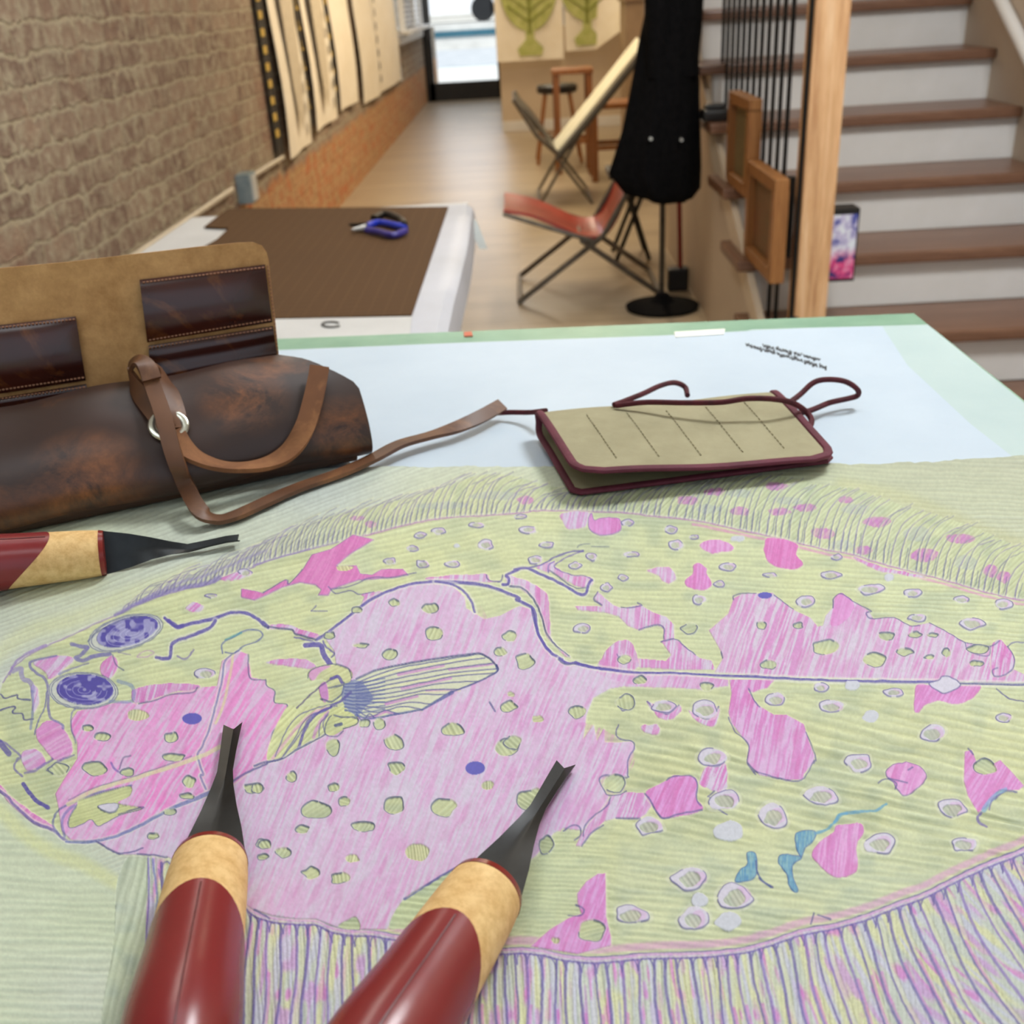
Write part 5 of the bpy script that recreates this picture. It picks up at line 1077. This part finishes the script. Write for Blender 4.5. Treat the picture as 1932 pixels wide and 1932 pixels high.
# ---------------------------------------------------------------- leather tool roll
def scuff(t, base, spots):
    # rubbed patches: soft round areas at given places, broken up by noise
    out = base; g = t.nodes.new('ShaderNodeNewGeometry')
    if not spots: return out
    ns_ = noise(t, 26, 7, None, .72, .5); t.links.new(g.outputs['Position'], ns_.inputs['Vector']); st2 = ramp(t, ns_.outputs[0], [(.40, (0, 0, 0)), (.68, (255, 255, 255))])
    for (p, r_, s_) in spots:
        d = t.nodes.new('ShaderNodeVectorMath'); d.operation = 'DISTANCE'; t.links.new(g.outputs['Position'], d.inputs[0]); d.inputs[1].default_value = tuple(p)
        q = t.nodes.new('ShaderNodeMapRange'); q.inputs[1].default_value = 0; q.inputs[2].default_value = r_; q.inputs[3].default_value = s_; q.inputs[4].default_value = 0; t.links.new(d.outputs['Value'], q.inputs[0])
        mm = t.nodes.new('ShaderNodeMath'); mm.operation = 'MULTIPLY'; t.links.new(q.outputs[0], mm.inputs[0]); t.links.new(st2, mm.inputs[1]); a = t.nodes.new('ShaderNodeMath'); a.operation = 'ADD'; t.links.new(out, a.inputs[0]); t.links.new(mm.outputs[0], a.inputs[1]); out = a.outputs[0]
    return out
def leather(name, dark, mid, tan, rough, lo, hi, sc=9, gl=.5, spots=()):
    m, t, b = nt(name); v = coord(t); n = noise(t, sc, 6, v, .62, .8); n2 = noise(t, 90, 6, v, .7); n3 = noise(t, sc*.6, 3, v, .5)
    base = ramp(t, n3.outputs[0], [(.35, dark), (.65, mid)]); sc_ = ramp(t, n.outputs[0], [(lo, (0, 0, 0)), (hi, (255, 255, 255))])
    k = t.nodes.new('ShaderNodeMath'); k.operation = 'MULTIPLY'; k.use_clamp = True; t.links.new(scuff(t, sc_, spots), k.inputs[0]); t.links.new(n2.outputs[0], k.inputs[1])
    t.links.new(mixc(t, k.outputs[0], base, tan), b.inputs['Base Color']); b.inputs['Roughness'].default_value = rough; b.inputs['Specular IOR Level'].default_value = gl
    bump(t, b, n2.outputs[0], .12, .0006); return m
M_LEA = leather('dark_brown_leather', (50, 33, 27), (70, 44, 34), (176, 108, 60), .40, .50, .74, 11)
M_POCK = leather('glossy_pocket_leather', (46, 16, 10), (78, 32, 20), (176, 108, 46), .22, .50, .68, 16, .6)
m, t, b = nt('tan_suede'); v = coord(t); n = noise(t, 55, 6, v, .75); n2 = noise(t, 9, 3, v); t.links.new(mixc(t, .45, ramp(t, n.outputs[0], [(.35, (158, 114, 66)), (.65, (214, 168, 112))]), ramp(t, n2.outputs[0], [(.35, (168, 124, 74)), (.65, (208, 162, 106))])), b.inputs['Base Color']); b.inputs['Roughness'].default_value = .95; bump(t, b, n.outputs[0], .4, .001); M_SUEDE = m
M_STR = leather('strap_leather', (80, 50, 32), (112, 72, 44), (168, 116, 70), .5, .5, .7, 30)
M_THR = mat('brown_thread', (150, 104, 76), None, 30, .7)
O = onz(690, 869, ZL); A0 = onz(0, 1016, ZL); U = (O-A0)/np.linalg.norm(O-A0); W = np.array([0, 0, 1.]); Vv = np.cross(W, U)
def L3(u, v_, w_): return O+U*u+Vv*v_+W*w_
roll_ = thing('leather_tool_roll', tuple(L3(-.12, .03, 0)), 'dark brown leather tool roll with open suede flap, pockets, ring and long strap', 'tool roll')
def sect(u, hs):
    # front-bottom, up over the crest and down behind
    return [(.012, .0005), (.000, .003), (-.006, .012*hs), (-.003, .026*hs), (.008, .041*hs), (.024, .053*hs), (.041, .0595*hs), (.052, .060*hs), (.064, .054*hs), (.074, .038*hs), (.077, .018*hs), (.070, .0005)]
us = list(np.linspace(-.245, .0, 15)); rings = []
for i, u in enumerate(us):
    e = .97-.22*max(0, (i-10)/4)-.06*max(0, (3-i)/3); hs = e*(1.0+.02*math.sin(i*1.3)+.05*(u+.24)/.24)
    s2 = cr([(a, b_) for a, b_ in sect(u, hs)], 4)
    rings.append([L3(u*.97-.006, a*.94+.002, max(.0006, b_-.0025)) for a, b_ in s2])
MB().rings(rings).build('rolled_body', leather('roll_end_leather', (44, 28, 22), (70, 42, 30), (150, 88, 48), .45, .6, .8, 14), roll_, True, 60)
# outer flap: sheet wrapping the front, free edge at the crest with clipped corners
G = []
ns = 26
sc0 = cr([(a, b_) for a, b_ in sect(0, 1.0)[:8]], 4)
for i in range(ns):
    f = i/(ns-1); k = f*(len(sc0)-1); k0 = min(int(k), len(sc0)-2); a, b_ = sc0[k0]*(1-(k-k0))+sc0[k0+1]*(k-k0)
    cut = max(0, (f-.62)/.38); ur = .004-.042*cut; ul = -.262+.045*cut; row = []
    for j in range(31):
        u = ul+(ur-ul)*j/30; hs = 1.0+.02*math.sin(u*70)+.05*(u+.24)/.24
        bulge = .0012*math.sin(u*48+f*5)
        lift = .0035*max(0, (f-.75)/.25)
        row.append(L3(u, a-.0015-bulge, .0012+b_*hs+.0008+lift))
    G.append(row)
G_FLAP = [list(r_) for r_ in G]
spots_ = [(G[9][10], .042, 1.7), (G[17][22], .032, 1.5), (G[10][28], .028, 1.5), (G[5][3], .045, 1.0), (G[3][22], .022, 1.2)]
M_FLAP = leather('outer_flap_leather', (50, 33, 27), (70, 44, 34), (184, 114, 62), .40, .54, .78, 11, .5, spots_)
MB().sheet(G, .0024).build('outer_flap', M_FLAP, roll_, True, 60)
# back flap stands open: suede inside towards the camera
ca_, sa_ = math.cos(R(7)), math.sin(R(7)); FP = L3(0, .082, .05); FN = Vv*ca_+W*(-sa_)
FN = FN/np.linalg.norm(FN)
def fl(x, y, d=0.0): return onp(x, y, FP-FN*d, FN)
tl = [fl(*p) for p in ((-120, 520), (0, 506), (130, 494), (250, 480), (370, 466), (450, 458), (478, 457), (494, 463), (503, 476), (507, 492), (512, 540), (519, 600), (526, 670), (531, 715))]
bot = [fl(531, 715), fl(300, 790), fl(0, 860), fl(-120, 880)]
MB().prism([tuple(p) for p in tl+bot[1:]], tuple(FN*.0024)).build('back_flap', M_SUEDE, roll_)
def patch(c4, puff, name, nw_=14, nh_=14, folds=0):
    tl_, tr_, br_, bl_ = [np.array(c, float) for c in c4]; G = []
    for i in range(nh_+1):
        g_ = i/nh_; row = []
        for j in range(nw_+1):
            f = j/nw_; p = (tl_*(1-f)+tr_*f)*(1-g_)+(bl_*(1-f)+br_*f)*g_
            d = .0022+puff*math.sin(math.pi*min(1, g_*1.0))**.7*(.55+.45*math.sin(math.pi*f)**.5 if f > .5 else 1)+folds*math.sin(g_*13)*.0009
            row.append(fl(p[0], p[1], d))
        G.append(row)
    return MB().sheet(G, -.0018).build(name, M_POCK, roll_, True, 60)
pk1 = patch(((263, 528), (500, 499), (514, 608), (278, 646)), .006, 'pocket'); pk2 = patch(((280, 652), (515, 615), (528, 705), (288, 760)), .003, 'pocket', folds=1)
pk3 = patch(((-60, 620), (143, 597), (162, 718), (-60, 752)), .006, 'pocket'); pk4 = patch(((-60, 760), (163, 724), (172, 790), (-60, 820)), .003, 'pocket', folds=1)
def stitch(pts, d=.0045, st=7, par=None):
    mb = MB()
    for (x0, y0), (x1, y1) in zip(pts, pts[1:]):
        L = math.hypot(x1-x0, y1-y0); n = max(1, int(L/st))
        for k in range(n):
            a, c = (k+.15)/n, (k+.8)/n; mb.rod(tuple(fl(x0+(x1-x0)*a, y0+(y1-y0)*a, d)), tuple(fl(x0+(x1-x0)*c, y0+(y1-y0)*c, d)), .0006, 5)
    return mb.build('stitching', M_THR, par or roll_)
stitch([(268, 533), (500, 504)], par=pk1); stitch([(280, 642), (512, 603)], par=pk1); stitch([(280, 656), (514, 619)], par=pk2); stitch([(505, 500), (517, 600), (527, 690)], .0028)
stitch([(-40, 622), (143, 602)], par=pk3); stitch([(-40, 742), (160, 712)], par=pk3); stitch([(-40, 758), (162, 730)], par=pk4)
# grommet ring and strap
PN = np.cross(U, L3(0, .03, .056)-L3(0, -.004, .012)); PN /= np.linalg.norm(PN)
if PN[1] > 0: PN = -PN
PP = L3(0, -.004, .012)
def bd(x, y, d): return onp(x, y, PP+PN*d, PN)
def ribbon(pts, nrm, width, th, name, m_=None, sub=6):
    P_ = cr(pts, sub); N_ = cr(nrm, sub); N_ /= np.linalg.norm(N_, axis=1, keepdims=True); T = np.gradient(P_, axis=0); T /= np.linalg.norm(T, axis=1, keepdims=True)
    Sd = np.cross(T, N_); Sd /= np.linalg.norm(Sd, axis=1, keepdims=True); N2 = np.cross(Sd, T); rg = []
    for p, s_, n_ in zip(P_, Sd, N2):
        w_ = width/2; rg.append([p+s_*w_-n_*th/2, p+s_*w_+n_*th/2, p+s_*w_*.3+n_*th*.55, p-s_*w_*.3+n_*th*.55, p-s_*w_+n_*th/2, p-s_*w_-n_*th/2])
    return MB().rings(rg).build(name, m_ or M_STR, roll_, True, 50)
up_ = W; b_ = PN
zt_ = ZL+.0026
GF = np.array(G_FLAP).reshape(-1, 3); _gn = np.cross(np.gradient(np.array(G_FLAP), axis=1), np.gradient(np.array(G_FLAP), axis=0)).reshape(-1, 3); _gn /= np.linalg.norm(_gn, axis=1, keepdims=True)
_gn[np.einsum('ij,ij->i', _gn, CAM[None]-GF) < 0] *= -1
_gv = (GF-CAM)@CM; _gp = np.stack([966-_gv[:, 0]/_gv[:, 2]*FPX, 966+_gv[:, 1]/_gv[:, 2]*FPX], 1)
def sn_(x, y):
    d = np.hypot(_gp[:, 0]-x, _gp[:, 1]-y); i = np.argsort(d)[:5]; w_ = 1/(d[i]+2.0); w_ /= w_.sum(); n_ = (_gn[i]*w_[:, None]).sum(0); return (GF[i]*w_[:, None]).sum(0), n_/np.linalg.norm(n_)
def sf(x, y, d): p, n_ = sn_(x, y); return onp(x, y, p+n_*d, n_)
def nf(x, y): return sn_(x, y)[1]
MB().tube([tuple(sf(318+31*math.cos(a), 803+23*math.sin(a), .0035)) for a in np.linspace(0, 2*math.pi, 28, endpoint=False)], .0028, 10, closed=True, flat=.7).build('grommet_ring', mat('silver_grommet', (206, 206, 190), (224, 224, 212), 30, .25, .9), roll_, True)
pts = [onz(947, 764, ZL+.007), onz(905, 787, ZL+.007), onz(862, 806, ZL+.006), onz(815, 821, ZL+.005), onz(755, 838, ZL+.006), onz(705, 864, zt_+.003), onz(645, 891, zt_+.001), onz(560, 921, zt_+.001), onz(490, 952, zt_+.001), onz(445, 972, zt_+.001), onz(408, 980, zt_+.001), onz(376, 962, zt_+.008), sf(350, 914, .014), sf(335, 878, .014), sf(321, 835, .012), sf(308, 785, .010), sf(292, 738, .010), sf(281, 706, .012)]
nm = [up_*.3+b_, up_*.4+b_, up_*.7+b_*.5, up_, up_, up_, up_, up_, up_, up_, up_, up_*.8+b_*.6, b_-U*.5, b_-U*.4, b_-U*.2, b_, b_+up_*.2, b_+up_*.3]
ribbon(pts, nm, .0100, .0026, 'strap')
pts = [sf(287, 716, .012), sf(280, 698, .016), onp(268, 683, sf(281, 704, .014), b_), onp(253, 686, sf(281, 704, .010), b_), onp(246, 702, sf(281, 704, .006), b_), sf(253, 724, .006), sf(274, 755, .004), sf(300, 790, .004), sf(318, 812, .003)]
nm = [b_+up_*.2, b_*.5+up_, up_, up_-U, -U, -U+b_*.5, b_-U*.4, b_, b_]
ribbon(pts, nm, .0115, .0026, 'strap_loop')
pts = [onp(286, 690, sf(281, 704, .012), b_), sf(302, 708, .006), sf(320, 738, .004), sf(331, 775, .004), sf(336, 808, .003)]
ribbon(pts, [up_*.7+U*.3, U*.8+b_*.5, U*.5+b_*.8, b_+U*.3, b_], .0115, .0026, 'strap_loop')
pts = [sf(328, 815, .003), sf(350, 848, .008), sf(388, 871, .010), sf(440, 882, .011), sf(500, 876, .011), sf(545, 852, .009), sf(574, 808, .007), sf(590, 757, .006), sf(599, 716, .007), sf(603, 692, .009)]
nm = [b_, up_*1.0+b_*.3, up_*1.0+b_*.1, up_*1.0, up_*1.0+b_*.2, up_*.5+b_*.8-U*.4, nf(574, 808)-U*.25, nf(590, 757)-U*.2, nf(599, 720), nf(601, 720)]
ribbon(pts, nm, .0125, .0028, 'strap_end', leather('rough_strap', (110, 70, 42), (134, 88, 54), (170, 118, 74), .85, .5, .7, 40))
# ---------------------------------------------------------------- canvas roll with maroon binding
M_CANV = mat('taupe_canvas', (150, 143, 113), (164, 157, 126), 30, .9, bm=.25, bd=.0006, bsc=500); M_BIND = mat('maroon_binding', (84, 26, 42), (104, 38, 56), 60, .75, bm=.3, bd=.0005, bsc=400)
M_CORD = mat('maroon_cord', (66, 14, 24), (90, 24, 34), 150, .8, bm=.6, bd=.0008, bsc=600)
cw = thing('canvas_tool_roll', tuple(onz(1290, 850, ZL)), 'folded taupe canvas tool roll with maroon binding and cord on the white paper', 'tool roll')
z0 = ZL+.0022
a_ = onz(1085, 930, z0); b1_ = onz(1568, 868, z0); c_ = onz(1006, 800, z0); d_ = np.array(onz(1500, 757, z0))
bl3 = np.array([c_[0], c_[1], z0]); 
ubl, ubr = onz(1018, 779, ZL+.0165), onz(1462, 741, ZL+.0120)
ufl, ufr = onz(1092, 892, ZL+.0185), onz(1578, 866, ZL+.0090)
prof_n = 44; G = []; rr = 26
def prof(side_):
    lf = a_ if side_ == 0 else b1_; ub = ubl if side_ == 0 else ubr; uf = ufl if side_ == 0 else ufr
    lb = np.array([ub[0], ub[1]-.004, z0])
    return cr([lf, lf*.66+lb*.34+(0, 0, .0), lf*.3+lb*.7, lb, (lb+ub)/2+np.array([0, .0045, 0]), ub, ub*.7+uf*.3+np.array([0, 0, .0012]), ub*.35+uf*.65+np.array([0, 0, .0006]), uf], 8)
pl, prr = prof(0), prof(1); NP = len(pl); seg = np.r_[0, np.cumsum(np.linalg.norm(np.diff(pl, axis=0), axis=1))]; Lw = .165
for i in range(NP):
    dd = min(seg[i], seg[-1]-seg[i]); rad_ = .016 if seg[i] > seg[-1]/2 else .004; k = 0
    if dd < rad_: k = (rad_-math.sqrt(max(0, rad_**2-(rad_-dd)**2)))/Lw
    G.append([pl[i]*(1-f)+prr[i]*f+np.array([0, 0, .0008*math.sin(f*9)*(i > NP/2)]) for f in (k+(1-2*k)*j/rr for j in range(rr+1))])
G = np.array(G); MB().sheet(G, -.0016 if np.cross(G[-6, 6]-G[-6, 5], G[-5, 5]-G[-6, 5])[2] < 0 else .0016).build('canvas_body', M_CANV, cw, True, 60)
per = np.concatenate([G[0], G[1:, -1], G[-1, ::-1][1:], G[::-1, 0][1:-1]])
keep = [per[0]]
for p in per[1:]:
    if np.linalg.norm(p-keep[-1]) > .0022: keep.append(p)
MB().tube([tuple(p) for p in keep], .0030, 10, closed=True, flat=.62).build('binding', M_BIND, cw, True)
inn = np.array([[G[i, j]-np.array([0, 0, .0035]) for j in range(3, rr-1)] for i in range(NP//2+3, NP-4)]); MB().sheet(inn, .0012).build('inner_pocket', M_CANV, cw, True, 60)
def gp(f, g_):   # point on the top panel
    i = NP//2+2+(NP-1-NP//2-2)*g_; i0 = min(int(i), NP-2); j = f*rr; j0 = min(int(j), rr-1); q = (G[i0, j0]*(1-(j-j0))+G[i0, j0+1]*(j-j0))*(1-(i-i0))+(G[i0+1, j0]*(1-(j-j0))+G[i0+1, j0+1]*(j-j0))*(i-i0)
    return q+np.array([0, 0, .0006])
for f in (.17, .335, .50, .665, .83):
    mb = MB()
    for k in range(16): mb.rod(tuple(gp(f, .36+.54*k/16)), tuple(gp(f, .36+.54*(k+.6)/16)), .0003, 5)
    mb.build('seam_stitching', mat('khaki_thread', (118, 110, 80), None, 30, .8), cw)
def cord(s_, name='cord'):
    w_ = [float(q) for q in s_.split()]; p = [tuple(onz(w_[i], w_[i+1], ZL+w_[i+2])) for i in range(0, len(w_), 3)]
    return MB().tube(cr(p, 7), .0020, 8).build(name, M_CORD, cw, True)
cord('930 780 .003 960 778 .003 1000 778 .006 1030 775 .012')
cord('1158 764 .018 1180 756 .018 1215 742 .018 1245 728 .017 1272 722 .014 1292 730 .008 1297 746 .006')
cord('1162 765 .019 1220 759 .022 1290 760 .024 1360 759 .026 1410 752 .028 1460 753 .027 1495 760 .022 1520 776 .014 1531 792 .010 1528 806 .008')
cord('1484 764 .010 1510 744 .012 1535 722 .018 1562 716 .020 1595 720 .018 1617 734 .012 1618 746 .006 1600 752 .004 1565 760 .004 1530 774 .005 1495 782 .008')
